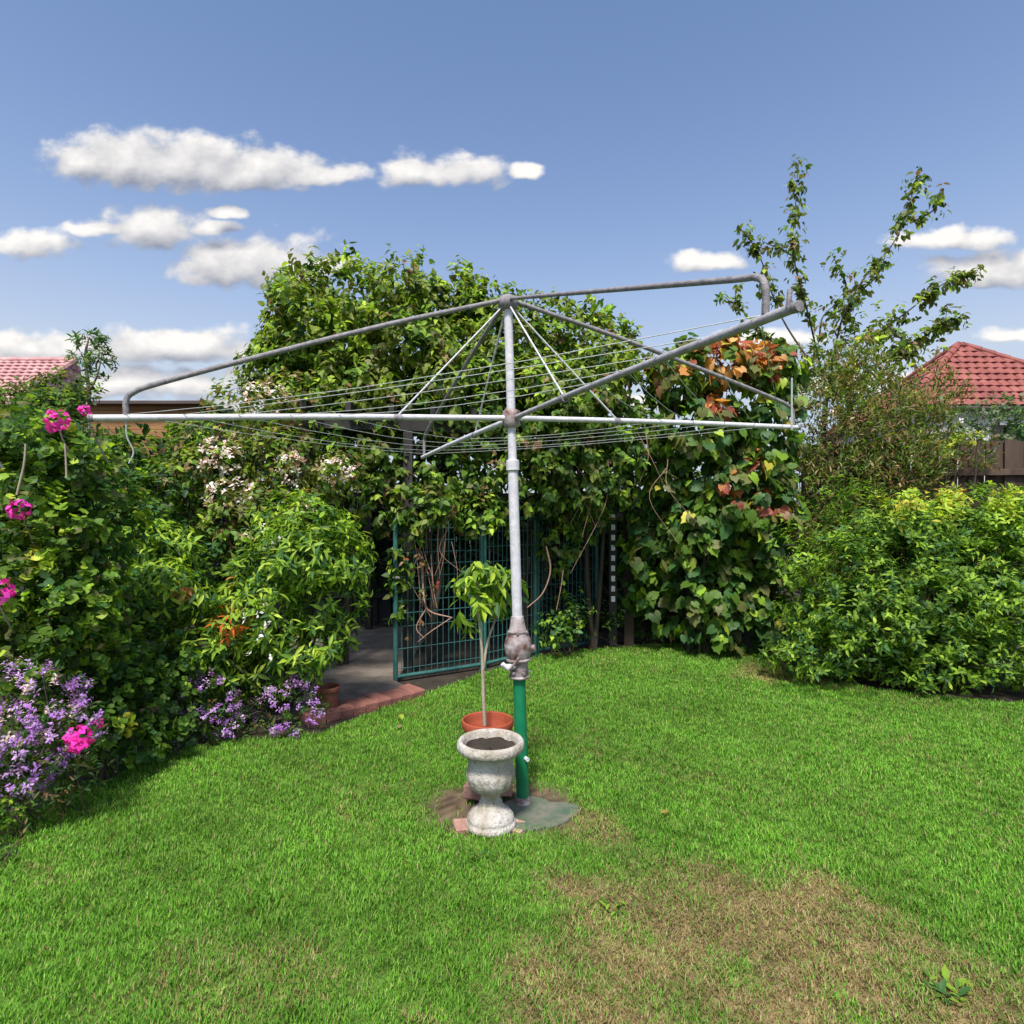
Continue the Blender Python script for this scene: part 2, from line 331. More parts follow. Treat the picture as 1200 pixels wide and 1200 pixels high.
gc = np.where(isd[:,None], straw, gc)*(1+0.14*np.clip(wob(P, 3.0), -1, 1)+0.12*np.clip(wob(P, 9.0), -1, 1))[:,None]*(0.8+0.4*rng.random(nb))[:,None]
mk('grass', GV, GF, 'grass', col=np.repeat(gc, 4, 0), kind='stuff')
tag(bpy.data.objects['grass'], 'short mown bright green lawn grass with a straw brown patch', 'grass')

pth = [(-1.62,4.52),(-1.30,4.72),(-0.83,5.26),(-1.05,5.56),(-1.05,8.3),(-2.9,8.3),(-2.6,4.75)]
def slab(name, pts, z0, z1, mat, parent=None, kind='structure', jit=0):
    n = len(pts); V = [(x, y, z0) for x, y in pts]+[(x, y, z1-0.006) for x, y in pts]
    c = np.mean(pts, 0); V += [(c[0]+(x-c[0])*0.985, c[1]+(y-c[1])*0.985, z1) for x, y in pts]
    Fc = [tuple(range(2*n, 3*n))]+[(r*n+i, r*n+(i+1) % n, (r+1)*n+(i+1) % n, (r+1)*n+i) for r in range(2) for i in range(n)]
    return mk(name, V, Fc, mat, parent, kind=kind)
slab('path', pth, -0.02, 0.022, 'concrete')
pp = []
for i in range(18):
    a = 2*math.pi*i/18; r = 1+0.16*math.sin(3*a+1)+0.10*math.sin(5*a)+random.uniform(-.05, .05); pp.append((0.13+0.185*r*math.cos(a), 3.09+0.165*r*math.sin(a)))
slab('concrete_pad', pp, -0.03, 0.024, 'pad')

# ------------------------------------------------------------------ leaves
def tmpl(kind):
    if kind == 'lance': w, prof = 0.15, [(0,.06),(.28,.85),(.6,.9),(1,0)]
    elif kind == 'vine': w, prof = 0.33, [(0,.2),(.25,1),(.6,.8),(1,0)]
    elif kind == 'ellip': w, prof = 0.21, [(0,.08),(.3,.9),(.62,.9),(1,0)]
    elif kind == 'ovate': w, prof = 0.30, [(0,.1),(.25,.95),(.6,.85),(1,0)]
    elif kind == 'broad': w, prof = 0.42, [(0,.25),(.25,1),(.6,.85),(1,0)]
    if kind in ('lance', 'vine', 'ellip', 'ovate', 'broad'):
        V = []; curl = 0.16
        for t, s in prof[:-1]:
            z = -curl*t*t; V += [(-w*s, t, z+0.06*s), (0, t, z), (w*s, t, z+0.06*s)]
        V.append((0, 1, -curl)); Fc = []
        for r in range(2): a = r*3; Fc += [(a,a+1,a+4),(a,a+4,a+3),(a+1,a+2,a+5),(a+1,a+5,a+4)]
        Fc += [(6,7,9),(7,8,9)]
        return np.array(V), np.array(Fc)
    if kind == 'round':
        V = [(0,.45,-.05)]; n = 9
        for i in range(n):
            a = -math.pi/2+2*math.pi*(i+0.5)/n; r = 0.5*(1+0.07*(-1)**i); V.append((r*math.cos(a), 0.45+r*math.sin(a), 0.05*(i % 2)+0.03))
        return np.array(V), np.array([(0, 1+i, 1+(i+1) % n) for i in range(n-1)])
    if kind == 'lobed':
        pts = [(.04,.0),(.26,-.12),(.42,.06),(.47,.30),(.38,.46),(.35,.66),(.17,.74),(0,1.0)]
        rim = pts+[(-x, y) for x, y in pts[-2::-1]]
        V = [(0,.35,0)]+[(x, y, 0.10*abs(x)-0.22*max(y-.3,0)**2-0.05) for x, y in rim]
        return np.array(V), np.array([(0, 1+i, 2+i) for i in range(len(rim)-1)])
    if kind == 'petal':
        V = [(0,0,0),(-.28,.55,.06),(0,.5,0),(.28,.55,.06),(0,1,-.08)]
        return np.array(V), np.array([(0,2,1),(0,3,2),(1,2,4),(2,3,4)])
TM = {k: tmpl(k) for k in ('lance','vine','ellip','ovate','broad','round','lobed','petal')}
def unit(a): return a/(np.linalg.norm(a, axis=-1, keepdims=True)+1e-9)
def rnd3(n): return unit(rng.normal(size=(n, 3)))
class Leaves:
    """collects leaves as position, direction, normal, size, colour"""
    def __init__(s): s.p = []; s.d = []; s.n = []; s.s = []; s.c = []; s.f = []
    def add(s, p, d, n, size, c, front):
        s.p.append(p); s.d.append(d); s.n.append(n); s.s.append(size); s.c.append(c); s.f.append(front)
    def cat(s): return [np.concatenate(x) for x in (s.p, s.d, s.n, s.s, s.c, s.f)]
def colours(n, pal, jit=0.18):
    w = np.array([q[1] for q in pal], float); c = np.array([q[0] for q in pal])[rng.choice(len(pal), n, p=w/w.sum())]
    return c
def twig_leaves(L, p, tdir, outn, tl, per, size, pal, spread=0.8, fwd=0.5, droop=0.3, front=None, tips=None):
    n = len(p); e1 = unit(np.cross(tdir, rnd3(n))); e2 = np.cross(tdir, e1)
    tc_ = colours(n, pal); up = np.array([[0,0,1.0]])
    for j in range(per):
        t = (j+0.5)/per; a = j*2.4+rng.uniform(-.4, .4, n)
        rad = e1*np.cos(a)[:,None]+e2*np.sin(a)[:,None]
        q = p+tdir*(tl*(t-0.4))+rnd3(n)*0.01
        d = unit(rad*spread+tdir*fwd+np.array([[0,0,-droop]])+rng.normal(size=(n,3))*0.22)
        m = unit(tdir*0.7+outn*0.35+up*0.55+rng.normal(size=(n,3))*0.25); m = unit(m-d*(m*d).sum(1)[:,None])
        c = np.where((rng.random(n) < 0.72)[:,None], tc_, colours(n, pal))*(1+0.2*rng.normal(size=n)).clip(0.55, 1.5)[:,None]
        if tips is not None and t > 0.7: c = np.where((rng.random(n) < 0.5)[:,None], colours(n, tips), c)
        s_ = size*(0.5+0.65*rng.random(n))*(1.05-0.25*t)
        L.add(q, d, m, s_, c, front if front is not None else np.ones(n))
CAMP = np.array([0, 0, EYE])
def crown(L, clumps, dens, per, size, pal, tl=0.10, spread=0.8, fwd=0.5, droop=0.3, upw=0.45, fill=0.2, tips=None, lump=0.30, lf=3.0, zones=(), back=0.45, gap=-0.75):
    for (px, py, Y, rx, ry, rz) in clumps:
        c0 = at(px, py, Y); r = np.array([rx*Y/F, rz, ry*Y/F])
        A = 4*math.pi*((((r[0]*r[1])**1.6+(r[0]*r[2])**1.6+(r[1]*r[2])**1.6)/3)**(1/1.6))
        n = max(int(A*dens), 4); u = rnd3(n)
        lm = 1+lump*wob(c0+u*r, lf)*0.6
        rad = np.where(rng.random(n) < fill, rng.random(n)**0.4*0.75, 0.72+0.30*rng.random(n)**0.7)*lm
        # gaps: thin the shell where a second noise is low
        keep = (wob(c0*1.3+u*r, lf*1.9) > gap) | (rad < 0.7)
        p = c0+u*r*rad[:,None]; on = unit(u/r)
        tocam = unit(CAMP-p); fr = (on*tocam).sum(1)
        keep &= ~((fr < -0.25) & (rng.random(n) > back)) & (p[:,2] > 0.03)
        p, on, fr, rad = p[keep], on[keep], fr[keep], rad[keep]; n = len(p)
        td = unit(on*0.65+np.array([[0,0,upw]])+rng.normal(size=(n,3))*0.35)
        pz = np.zeros(n, int)-1
        for zi, (zx, zy, zr, zp) in enumerate(zones):        # patches of another leaf colour
            sxp = 600+p[:,0]*F/p[:,1]; syp = HZ-(p[:,2]-EYE)*F/p[:,1]
            pz = np.where((np.hypot(sxp-zx, syp-zy) < zr*(0.5+0.7*rng.random(n))) & (rng.random(n) < 0.8), zi, pz)
        for zi in range(-1, len(zones)):
            k = pz == zi
            if k.any(): twig_leaves(L, p[k], td[k], on[k], tl, per, size, pal if zi < 0 else zones[zi][3], spread, fwd, droop, (fr*rad)[k], tips if zi < 0 else None)
def along(L, pts, n, size, pal, off=0.05, per=3, tl=0.06, droop=0.3):
    P = np.array(curve(pts, 10)); i = rng.integers(0, len(P)-1, n); t = rng.random(n)[:,None]
    p = P[i]*(1-t)+P[i+1]*t; ax = unit(P[i+1]-P[i]); out = unit(np.cross(ax, rnd3(n)))
    p = p+out*(off*rng.random(n))[:,None]
    twig_leaves(L, p, unit(out+ax*0.5), out, tl, per, size, pal, 0.8, 0.5, droop, np.ones(n))
def finish(root, L, kind, nparts, mat='leaf', fname='foliage', pname='leaf', minsize=0):
    if not L.p: return
    p, d, n, s, c, f = L.cat(); V, Fc = TM[kind]; side = np.cross(d, n)
    if mat == 'leaf': c = c*1.18
    N_ = len(p); pick = np.zeros(N_, bool)
    if nparts:
        inview = np.abs(p[:,0]) < 0.84*p[:,1]
        sc = np.where(inview, s/p[:,1]*(f+0.25*rng.random(N_)), -1); idx = np.argsort(-sc)[:int(nparts*2.2)]
        idx = rng.permutation(idx)[:nparts]; pick[idx] = True
        kk = 7; cen = c[idx][rng.integers(0, len(idx), kk)]
        meshes = [raw_mesh(pname, V, Fc, mat, np.tile(q, (len(V), 1))) for q in cen]
        for i in idx:
            o = bpy.data.objects.new(pname, meshes[int(((cen-c[i])**2).sum(1).argmin())]); COL.objects.link(o); o.parent = root
            Rm = Matrix((side[i], d[i], n[i])).transposed().to_4x4()
            o.matrix_local = Matrix.Translation(Vector(p[i]-ORG[root])) @ Rm @ Matrix.Scale(float(s[i]), 4)
    k = ~pick
    if k.any():
        p, d, n, s, c, side = p[k], d[k], n[k], s[k], c[k], side[k]; m = len(p)
        side = side*rng.uniform(.75, 1.15, m)[:,None]; n = n*rng.uniform(.2, 2.6, m)[:,None]      # narrower, flatter or more curled leaves
        X = (p[:,None]+s[:,None,None]*(V[None,:,0:1]*side[:,None]+V[None,:,1:2]*d[:,None]+V[None,:,2:3]*n[:,None])).reshape(-1, 3)
        FF = (Fc[None]+(np.arange(m)*len(V))[:,None,None]).reshape(-1, 3)
        mk(fname, X, FF, mat, root, col=np.repeat(c, len(V), 0), kind='stuff')
def stems(root, lines, mat, name, n=6):
    b = MB()
    for pts, r0, r1 in lines:
        P = curve(pts, 6); b.tube(P, [r0+(r1-r0)*i/(len(P)-1) for i in range(len(P))], n)
    return b.build(name, mat, root, smooth=True)
def bush_stems(root, clumps, mat, nb=9, r0=0.018, base=None):
    bl = []; b0 = ORG[root] if base is None else np.array(base)
    for (px, py, Y, rx, ry, rz) in clumps:
        c0 = at(px, py, Y)
        for _ in range(nb):
            e = c0+rnd3(1)[0]*np.array([rx*Y/F, rz, ry*Y/F])*0.8; s_ = b0+np.array([random.uniform(-.12,.12), random.uniform(-.08,.08), 0])
            m = (s_+e)/2+rnd3(1)[0]*0.12; bl.append(([s_, m, e], r0*random.uniform(.6,1), 0.003))
    return stems(root, bl, mat, 'branches', 5)
def flower_head(root, c, r, n, pal, name='flower', psize=None):
    u = rnd3(n); u[:,1] -= 0.25; u = unit(u); L = Leaves(); t = rnd3(n); m = u; d = unit(t-m*(t*m).sum(1)[:,None])
    L.add(np.array(c)+u*r*(0.75+0.3*rng.random(n))[:,None], unit(d+u*0.3), m, np.full(n, psize or r*0.75)*(0.8+0.4*rng.random(n)), colours(n, pal)*(0.85+0.3*rng.random(n))[:,None], np.ones(n))
    p, d, nn_, s, c_, f = L.cat(); V, Fc = TM['petal']; side = np.cross(d, nn_); nn_ = np.cross(side, d)
    X = (p[:,None]+s[:,None,None]*(V[None,:,0:1]*1.5*side[:,None]+V[None,:,1:2]*d[:,None]+V[None,:,2:3]*nn_[:,None])).reshape(-1,3)
    mk(name, X, (Fc[None]+(np.arange(n)*len(V))[:,None,None]).reshape(-1,3), 'petal', root, col=np.repeat(c_, len(V), 0))
def flowers(root, clumps, dens, per, size, pal, name='flowers', tl=0.03):
    L = Leaves(); crown(L, clumps, dens, per, size, pal, tl=tl, spread=0.9, fwd=0.3, droop=0.0, fill=0.0, back=0.1)
    finish(root, L, 'petal', 0, 'petal', name)

G = dict(mid=(0.078,0.150,0.018), dark=(0.030,0.068,0.012), bright=(0.185,0.30,0.028), lime=(0.32,0.42,0.045), yellow=(0.42,0.38,0.05), olive=(0.11,0.12,0.035),
         deep=(0.022,0.048,0.018), cool=(0.050,0.125,0.034), grey=(0.16,0.19,0.12), orange=(0.40,0.17,0.055), red=(0.27,0.07,0.04), moss=(0.17,0.215,0.035), brown=(0.19,0.11,0.055), tan=(0.33,0.24,0.14),
         pinkw=(0.70,0.52,0.50), white=(0.78,0.76,0.74), pink=(0.72,0.07,0.46), magenta=(0.80,0.04,0.42), purple=(0.36,0.15,0.50), lilac=(0.50,0.32,0.60), rust=(0.55,0.14,0.03), peach=(0.55,0.30,0.11))
def pal_(**k): return [(G[a], b) for a, b in k.items()]

# ------------------------------------------------------------------ houses, fences, shed
def tiles(parent, A, B, C, D, mat, step=0.34, wid=0.30, name='roof_tiles'):
    """rows of curved tiles on the roof face with eaves A-B and ridge D-C (corners as in a quad)"""
    A, B, C, D = [np.array(q, float) for q in (A, B, C, D)]; n = unit(np.cross(B-A, D-A)); ex = unit(B-A); ey = np.cross(n, ex)
    loc = lambda q: np.array([(q-A)@ex, (q-A)@ey]); pg = np.array([loc(q) for q in (A, B, C, D)])
    b = MB(); H = pg[:,1].max(); x0, x1 = pg[:,0].min(), pg[:,0].max(); r = 0
    y = 0.0
    while y < H:
        x = x0+(wid/2 if r % 2 else 0)
        while x < x1:
            if inside(np.array([x+wid/2]), np.array([y+step*0.5]), pg)[0]:
                V = []; dz = random.uniform(-.006, .006)
                for yy_, zz in ((y-0.03, 0.075), (y-0.03, 0.045), (y+step, 0.028)):
                    for k in range(5):
                        t = k/4; V.append(A+ex*(x+t*wid*0.97)+ey*yy_+n*(zz+dz+0.035*math.sin(t*math.pi)*(1 if zz != 0.045 else 0.6)))
                V = V[:5]+V[5:10]+V[10:]
                b.add(V, [(5+k, 6+k, 1+k, k) for k in range(4)]+[(k, k+1, 11+k, 10+k) for k in range(4)])
            x += wid
        y += step; r += 1
    return b.build(name, mat, parent, kind='stuff')
def house(name, label, eaves, peak_l, peak_r, zw, mat):
    """eaves = four corners (front-left, front-right, back-right, back-left)"""
    fl, fr, br, bl = [np.array(q, float) for q in eaves]; pl, pr = np.array(peak_l, float), np.array(peak_r, float)
    c = (fl+br)/2; t = thing(name, (c[0], c[1], 0), label, 'house')
    ins = [q+(np.array([c[0], c[1], q[2]])-q)*0.07 for q in (fl, fr, br, bl)]
    V = [(*q[:2], 0) for q in ins]+[(*q[:2], zw+0.02) for q in ins]
    mk('wall', V, [(0,1,5,4),(1,2,6,5),(2,3,7,6),(3,0,4,7)], 'render', t)
    rf = mk('roof', [fl, fr, br, bl, pl, pr], [(0,1,5,4),(1,2,5),(2,3,4,5),(3,0,4)], mat, t)
    tiles(rf, fl, fr, pr, pl, mat); tiles(rf, bl, fl, pl, pl+(fl-bl)*1e-4, mat); tiles(rf, fr, br, pr+(br-fr)*1e-4, pr, mat)
    for a, b in ((pl, pr), (fl, pl), (fr, pr), (bl, pl), (br, pr)):
        if np.linalg.norm(b-a) < 0.1: continue
        m = max(2, int(np.linalg.norm(b-a)/0.42))
        mb = MB()
        for k in range(m):
            q0 = a+(b-a)*k/m+np.array([0,0,.06]); q1 = a+(b-a)*(k+1.05)/m+np.array([0,0,.06]); mb.tube([q0, q1], [0.14, 0.115], 8)
        mb.build('ridge_cap', mat, rf, kind='stuff')
    mb = MB()
    for a, b in ((fl, fr), (fr, br), (br, bl), (bl, fl)): mb.tube([a-np.array([0,0,.05]), b-np.array([0,0,.05])], 0.07, 8)
    mb.build('gutter', 'gutter', t)
    # a window in the wall that faces the garden
    wc = ins[0]*0.55+ins[1]*0.45; wx = unit(ins[1]-ins[0]); ang = math.atan2(wx[1], wx[0]); z = zw-1.1
    fr_ = MB().box((wc[0], wc[1]-0.02, z), (1.6, .12, 1.3), ang).build('window', 'white', t)
    MB().box((wc[0]-wx[1]*-0.07, wc[1]-0.07, z), (1.44, .06, 1.14), ang).build('pane', 'darkpost', fr_)
    return t
# right-hand house: hipped red roof above the fence
pk = at(1122, 407, 21); fl = at(1062, 476, 18.6); fr = at(1350, 486, 18.6)
zE = fl[2]; fr[2] = zE; bl = fl+np.array([1.5, 8.0, 0]); br = fr+np.array([1.5, 8.0, 0])
house('house', 'house with red tiled hip roof rising above the right fence', (fl, fr, br, bl), pk, pk+np.array([0.35, 0.05, -0.01]), zE, 'rooftile')
# left-hand house: faded pink roof
r0, r1 = at(-260, 424, 24), at(88, 437, 24); r1[2] = r0[2]
e0 = at(-330, 505, 19); e1 = np.array([r1[0]+0.25, 19.0, e0[2]])
house('house', 'house with faded pink tiled roof above the shrubs at far left', (e0, e1, e1+np.array([0,5.6,0]), e0+np.array([0,5.6,0])), r0, r1, e0[2], 'pinktile')

def fence(name, label, x0, x1, Y0, Y1, h, mat, pw=0.10, rails=(0.4, 1.5), cap=False):
    t = thing(name, ((x0+x1)/2, (Y0+Y1)/2, 0), label, 'fence'); L_ = math.hypot(x1-x0, Y1-Y0); a = math.atan2(Y1-Y0, x1-x0); n = int(L_/(pw-0.008))
    ux, uy = math.cos(a), math.sin(a)
    me = MB().box((0,0,h/2), (pw, 0.018, h)); me = raw_mesh('paling', me.V, me.F, mat)
    for i in range(n):
        s = (i+0.5)*L_/n; o = bpy.data.objects.new('paling', me); COL.objects.link(o); o.parent = t
        o.location = (x0+ux*s-ORG[t][0], Y0+uy*s-ORG[t][1]+(0.011 if i % 2 else -0.011)+random.uniform(-.002,.002), random.uniform(-.03,.012)); o.rotation_euler = (random.gauss(0,.006), random.gauss(0,.006), a)
    for z in rails:
        MB().box(((x0+x1)/2-uy*-0.045*0, (Y0+Y1)/2-0.045, z), (L_, 0.045, 0.075), a).build('rail', mat, t)
    if cap: MB().box(((x0+x1)/2, (Y0+Y1)/2-0.01, h+0.022), (L_, 0.11, 0.03), a).build('cap_rail', mat, t)
    for i in range(int(L_/2.4)+1):
        s = min(L_-0.05, 0.05+i*2.4); MB().box((x0+ux*s, Y0+uy*s+0.06, h/2-0.02), (0.1, 0.09, h-0.04), a).build('post', mat, t)
    return t
fence('paling_fence', 'dark brown timber paling fence behind the rounded shrub at right', 3.6, 9.5, 7.6, 6.9, 2.40, 'timber', 0.11, (0.4, 2.02))
fence('paling_fence', 'shaded timber paling fence seen through the gate under the vine', -7.5, 3.55, 8.7, 8.6, 1.85, 'fenceshade', 0.10)
# boarded shed at left
sc0 = at(112, 470, 9.2); sc1 = at(232, 470, 9.2); ztop = sc0[2]
sh = thing('shed', ((sc0[0]+sc1[0])/2, 10.2, 0), 'brown boarded shed behind the left end of the clothes hoist', 'shed')
V = [(sc0[0]-.6, 9.25, 0), (sc1[0], 9.25, 0), (sc1[0], 11.2, 0), (sc0[0]-.6, 11.2, 0)]
mk('wall', V+[(x, y, ztop-0.05) for x, y, z in V], [(0,1,5,4),(1,2,6,5),(2,3,7,6),(3,0,4,7)], 'darkpost', sh)
bw = sc1[0]-sc0[0]+0.6; z = 0.1
while z < ztop-0.12:
    MB().box(((sc0[0]-.6+sc1[0])/2, 9.228+random.uniform(-.004,.004), z+0.07), (bw, 0.03, 0.135), rot=(0.07,0,0)).build('board', 'board', sh); z += 0.142
MB().box(((sc0[0]-.6+sc1[0])/2, 10.2, ztop-0.02), (bw+0.3, 2.3, 0.05), rot=(0.02,0,0)).build('roof', 'gutter', sh)

# ------------------------------------------------------------------ pergola, gate, mesh panels
pg = thing('pergola', (-0.5, 6.8, 0), 'dark timber pergola buried under the big vine behind the gate', 'pergola')
for x, y in ((-1.88,5.62),(-0.98,5.85),(1.95,6.85),(-1.88,8.1),(1.15,8.2)):
    MB().box((x, y, 1.15), (0.085, 0.085, 2.3)).build('post', 'darkpost', pg)
def beam(a, b, w, h, name='beam'):
    a, b = np.array(a), np.array(b); m = (a+b)/2; d = b-a
    MB().box(m, (np.linalg.norm(d), w, h), math.atan2(d[1], d[0])).build(name, 'darkpost', pg)
beam((-2.0,5.6,2.37), (-0.9,5.86,2.37), .06, .14); beam((-0.95,5.84,2.371), (2.05,6.83,2.371), .06, .14); beam((-2.0,8.1,2.37), (1.3,8.2,2.37), .06, .14)
for k in range(9):
    x = -1.85+k*0.37; y0 = 5.45+(x+1.9)*0.29; beam((x, y0, 2.49), (x, 8.35, 2.49), .05, .09, 'rafter')

def mesh_panel(name, label, a, b, h, cat, nx_, zs, fr=0.022, z0=0.05, vz=None):
    a, b = np.array(a, float), np.array(b, float); t = thing(name, ((a[0]+b[0])/2, (a[1]+b[1])/2, 0), label, cat)
    up = np.array([0,0,1.0]); f_ = MB()
    for p in (a, b): f_.tube([p+up*0.0, p+up*h], fr, 8)
    for z in (z0, h-0.02): f_.tube([a+up*z, b+up*z], fr*0.85, 8)
    f_.build('frame', 'mesh', t, smooth=True)
    for i in range(1, nx_):
        p = a+(b-a)*i/nx_; MB().tube([p+up*z0, p+up*(h-0.03)], 0.0042, 5).build('wire', 'mesh', t)
    for z in zs: MB().tube([a+up*z, b+up*z], 0.0042, 5).build('wire', 'mesh', t)
    return t
ga = mesh_panel('wire_gate', 'dark green wire mesh gate standing ajar beside the path', (-1.05,5.57,0), (-0.30,6.05,0), 1.52, 'gate', 15, [0.12,0.3,0.5]+[0.62+0.11*i for i in range(8)])
MB().tube([np.array([-1.07,5.545,0.95]), np.array([-1.0,5.53,0.95])], 0.012, 6).build('latch', 'galvdark', ga)
mesh_panel('mesh_fence_panel', 'dark green wire mesh fence panel overgrown right of the metal pole', (0.28,6.7,0), (0.98,7.15,0), 1.5, 'fence panel', 14, [0.15*i for i in range(1, 10)])
mesh_panel('mesh_fence_panel', 'dark green wire mesh fence panel between the gate and the metal pole', (-0.27,6.08,0), (0.25,6.62,0), 1.5, 'fence panel', 12, [0.15*i for i in range(1, 10)])
# dark post; white blocks painted as the light showing through its gaps
q = at(718, 650, 7.0); sp = thing('slotted_post', (q[0], 7.0, 0), 'narrow dark post with a column of white blocks for light gaps', 'post')
MB().box((q[0], 7.0, 0.93), (0.085, 0.05, 1.86)).build('post', 'darkpost', sp)
for py in range(606, 704, 12):
    z = at(718, py, 6.97)[2]; MB().box((q[0], 6.970, z), (0.042, 0.014, 0.062)).build('light_gap', 'white', sp)
MB().box((at(737,600,7.05)[0], 7.08, 1.0), (0.11, 0.09, 2.0)).build('post', 'timber', tag(thing('timber_post', (at(737,600,7.05)[0], 7.08, 0), 'grey timber post just right of the slotted post', 'post')))

# ------------------------------------------------------------------ brick edging and loose bricks
be = thing('brick_edging', (-1.1, 4.9, 0), 'row of red bricks edging the concrete path', 'edging')
bm_ = MB().box((0,0,0), (0.105, 0.225, 0.075), jit=0.003); bmesh_ = raw_mesh('brick', bm_.V, bm_.F, 'brickpath')
e_a, e_b = np.array([-1.50,4.47]), np.array([-0.80,5.20]); n = 9; an = math.atan2(*(e_b-e_a)[::-1])
for i in range(n):
    p = e_a+(e_b-e_a)*(i+0.5)/n; o = bpy.data.objects.new('brick', bmesh_); COL.objects.link(o); o.parent = be
    o.location = (p[0]-ORG[be][0], p[1]-ORG[be][1], 0.028+random.uniform(-.006,.006)); o.rotation_euler = (random.gauss(0,.03), random.gauss(0,.03), an+random.gauss(0,.05))

# ------------------------------------------------------------------ clothes hoist
hb, boss, head = np.array([0.057,3.19,0.0]), at(602,490,3.19), at(595,350,3.19)
def on_pole(z):                           # centre line of the leaning pole
    return hb+(head-hb)*(z/head[2])
ho = thing('clothes_hoist', hb, 'galvanised rotary clothes hoist with green lower post standing on the lawn', 'clothes hoist')
MB().tube([on_pole(0.0), on_pole(0.70)], 0.0325, 16).build('lower_post', 'greenpaint', ho, True)
MB().tube([on_pole(0.005), on_pole(0.03), on_pole(0.055)], [0.045,0.042,0.034], 14).build('ground_socket', 'rusty', ho, True)
MB().tube([on_pole(0.26)+np.array([0.02,-0.025,0]), on_pole(0.26)+np.array([0.032,-0.045,0])], 0.011, 8).build('bolt', 'galv', ho)
cr_ = MB().tube([on_pole(z) for z in (0.665,0.68,0.72,0.755,0.77,0.80,0.835,0.87,0.90,0.93,0.965,0.985)], [0.040,0.047,0.047,0.050,0.060,0.069,0.073,0.064,0.050,0.041,0.036,0.031], 16).build('crank_housing', 'rusty', ho, True)
p = on_pole(0.735)
MB().tube([p+np.array([-0.02,-0.03,0]), p+np.array([-0.065,-0.045,-0.005]), p+np.array([-0.085,-0.05,0.015])], [0.017,0.016,0.012], 10).build('crank_shaft', 'galv', cr_, True)
MB().tube([p+np.array([0.03,-0.05,0.09]), p+np.array([-0.02,-0.066,0.02]), p+np.array([-0.055,-0.055,-0.015])], [0.007,0.007,0.007], 6).build('pawl', 'rusty', cr_, True)
for a_ in range(6):
    q = on_pole(0.700 if a_ % 2 else 0.905); r_ = 0.047 if a_ % 2 else 0.049; w_ = -2.6+0.42*a_*1.2
    MB().tube([q+np.array([math.cos(w_)*r_, math.sin(w_)*r_, 0]), q+np.array([math.cos(w_)*(r_+.012), math.sin(w_)*(r_+.012), 0])], 0.008, 6).build('bolt', 'galvdark', cr_)
for z_, r_ in ((0.672,.052),(0.762,.064),(0.905,.053)):
    MB().tube([on_pole(z_-.007), on_pole(z_-.005), on_pole(z_+.005), on_pole(z_+.007)], [r_-.004, r_, r_, r_-.004], 18).build('flange', 'rusty', cr_, True)
MB().tube([p+np.array([0.045,-0.01,0.085]), p+np.array([0.085,-0.02,0.09])], [0.02,0.018], 10).build('gear_cap', 'rusty', cr_, True)
MB().tube([on_pole(0.98), on_pole(1.79)], 0.0262, 16).build('middle_post', 'galv', ho, True)
MB().tube([on_pole(z) for z in (1.735,1.738,1.787,1.79)], [0.030,0.034,0.034,0.030], 24).build('collar', 'galv', ho)
MB().tube([on_pole(1.79), on_pole(2.60)], 0.0222, 16).build('upper_post', 'galv', ho, True)
bo = MB().tube([on_pole(z) for z in (boss[2]-.05,boss[2]-.04,boss[2]+.035,boss[2]+.045)], [0.03,0.046,0.046,0.03], 14).build('arm_boss', 'rusty', ho, True)
hd = MB().tube([on_pole(z) for z in (2.565,2.575,2.62,2.635,2.645)], [0.028,0.05,0.052,0.036,0.012], 14).build('head_casting', 'galvdark', ho, True)
# the four arms: tip in the photograph at the depth found from the arms being square to each other
tips_ = {'A': at(105,490,2.55), 'B': at(935,359,1.44), 'C': at(936,501,3.83), 'D': at(495,536,4.95)}
tops_ = {'A': 0.10, 'B': 0.105, 'C': 0.12, 'D': 0.15}
fj = {'A': 0.93, 'B': 0.945, 'C': 0.975, 'D': 0.97}
AX = {}
for k in 'ABCD':
    tp = tips_[k]; s0 = boss+(tp-boss)*0.022; AX[k] = (boss, tp)
    MB().tube(curve([s0, boss+(tp-boss)*0.5+np.array([0,0,.006]), tp], 8), 0.0125 if k == 'B' else 0.0150, 10).build('arm', 'galvshade' if k == 'B' else 'galv', ho, True)
    MB().tube([tp-(tp-boss)*0.008, tp+(tp-boss)*0.003], 0.0135 if k == 'B' else 0.0165, 10).build('arm_cap', 'galvdark', ho, True)
    j = boss+(tp-boss)*fj[k]; up_ = np.array([0,0,1.0]); t0 = j+up_*tops_[k]; back_ = unit(boss-tp)
    bw_ = 0.0 if k == 'B' else 1.0
    st = curve([head+unit(tp-head)*0.03, head+(t0-head)*0.35+up_*0.02*bw_, head+(t0-head)*0.7+up_*0.020*bw_, head+(t0-head)*0.93+up_*0.012*bw_, head+(t0-head)*0.985, t0+up_*-0.028, j+up_*0.012], 6)
    MB().tube(st, 0.0095 if k == 'B' else 0.0120, 10).build('strut', 'galvdark', ho, True)
    q = boss+(tp-boss)*0.32
    MB().tube([head+np.array([0,0,-0.045])+unit(tp-boss)*0.03, q+up_*0.012], 0.0048, 6).build('stay_rod', 'galv', ho, True)
    MB().tube([q-unit(tp-boss)*0.02, q+unit(tp-boss)*0.02], 0.0195, 10).build('clamp', 'galvdark', ho, True)
for k1, k2 in (('A','B'),('B','C'),('C','D'),('D','A')):
    for f in (0.935, 0.82, 0.705, 0.59, 0.475):
        p0 = boss+(tips_[k1]-boss)*f+np.array([0,0,.014]); p1 = boss+(tips_[k2]-boss)*f+np.array([0,0,.014]); sag = np.array([0,0,-random.uniform(.012,.035)])
        MB().tube([p0, p0*.75+p1*.25+sag*.75, (p0+p1)/2+sag, p0*.25+p1*.75+sag*.75, p1], 0.0015, 5).build('line', 'wire', ho)
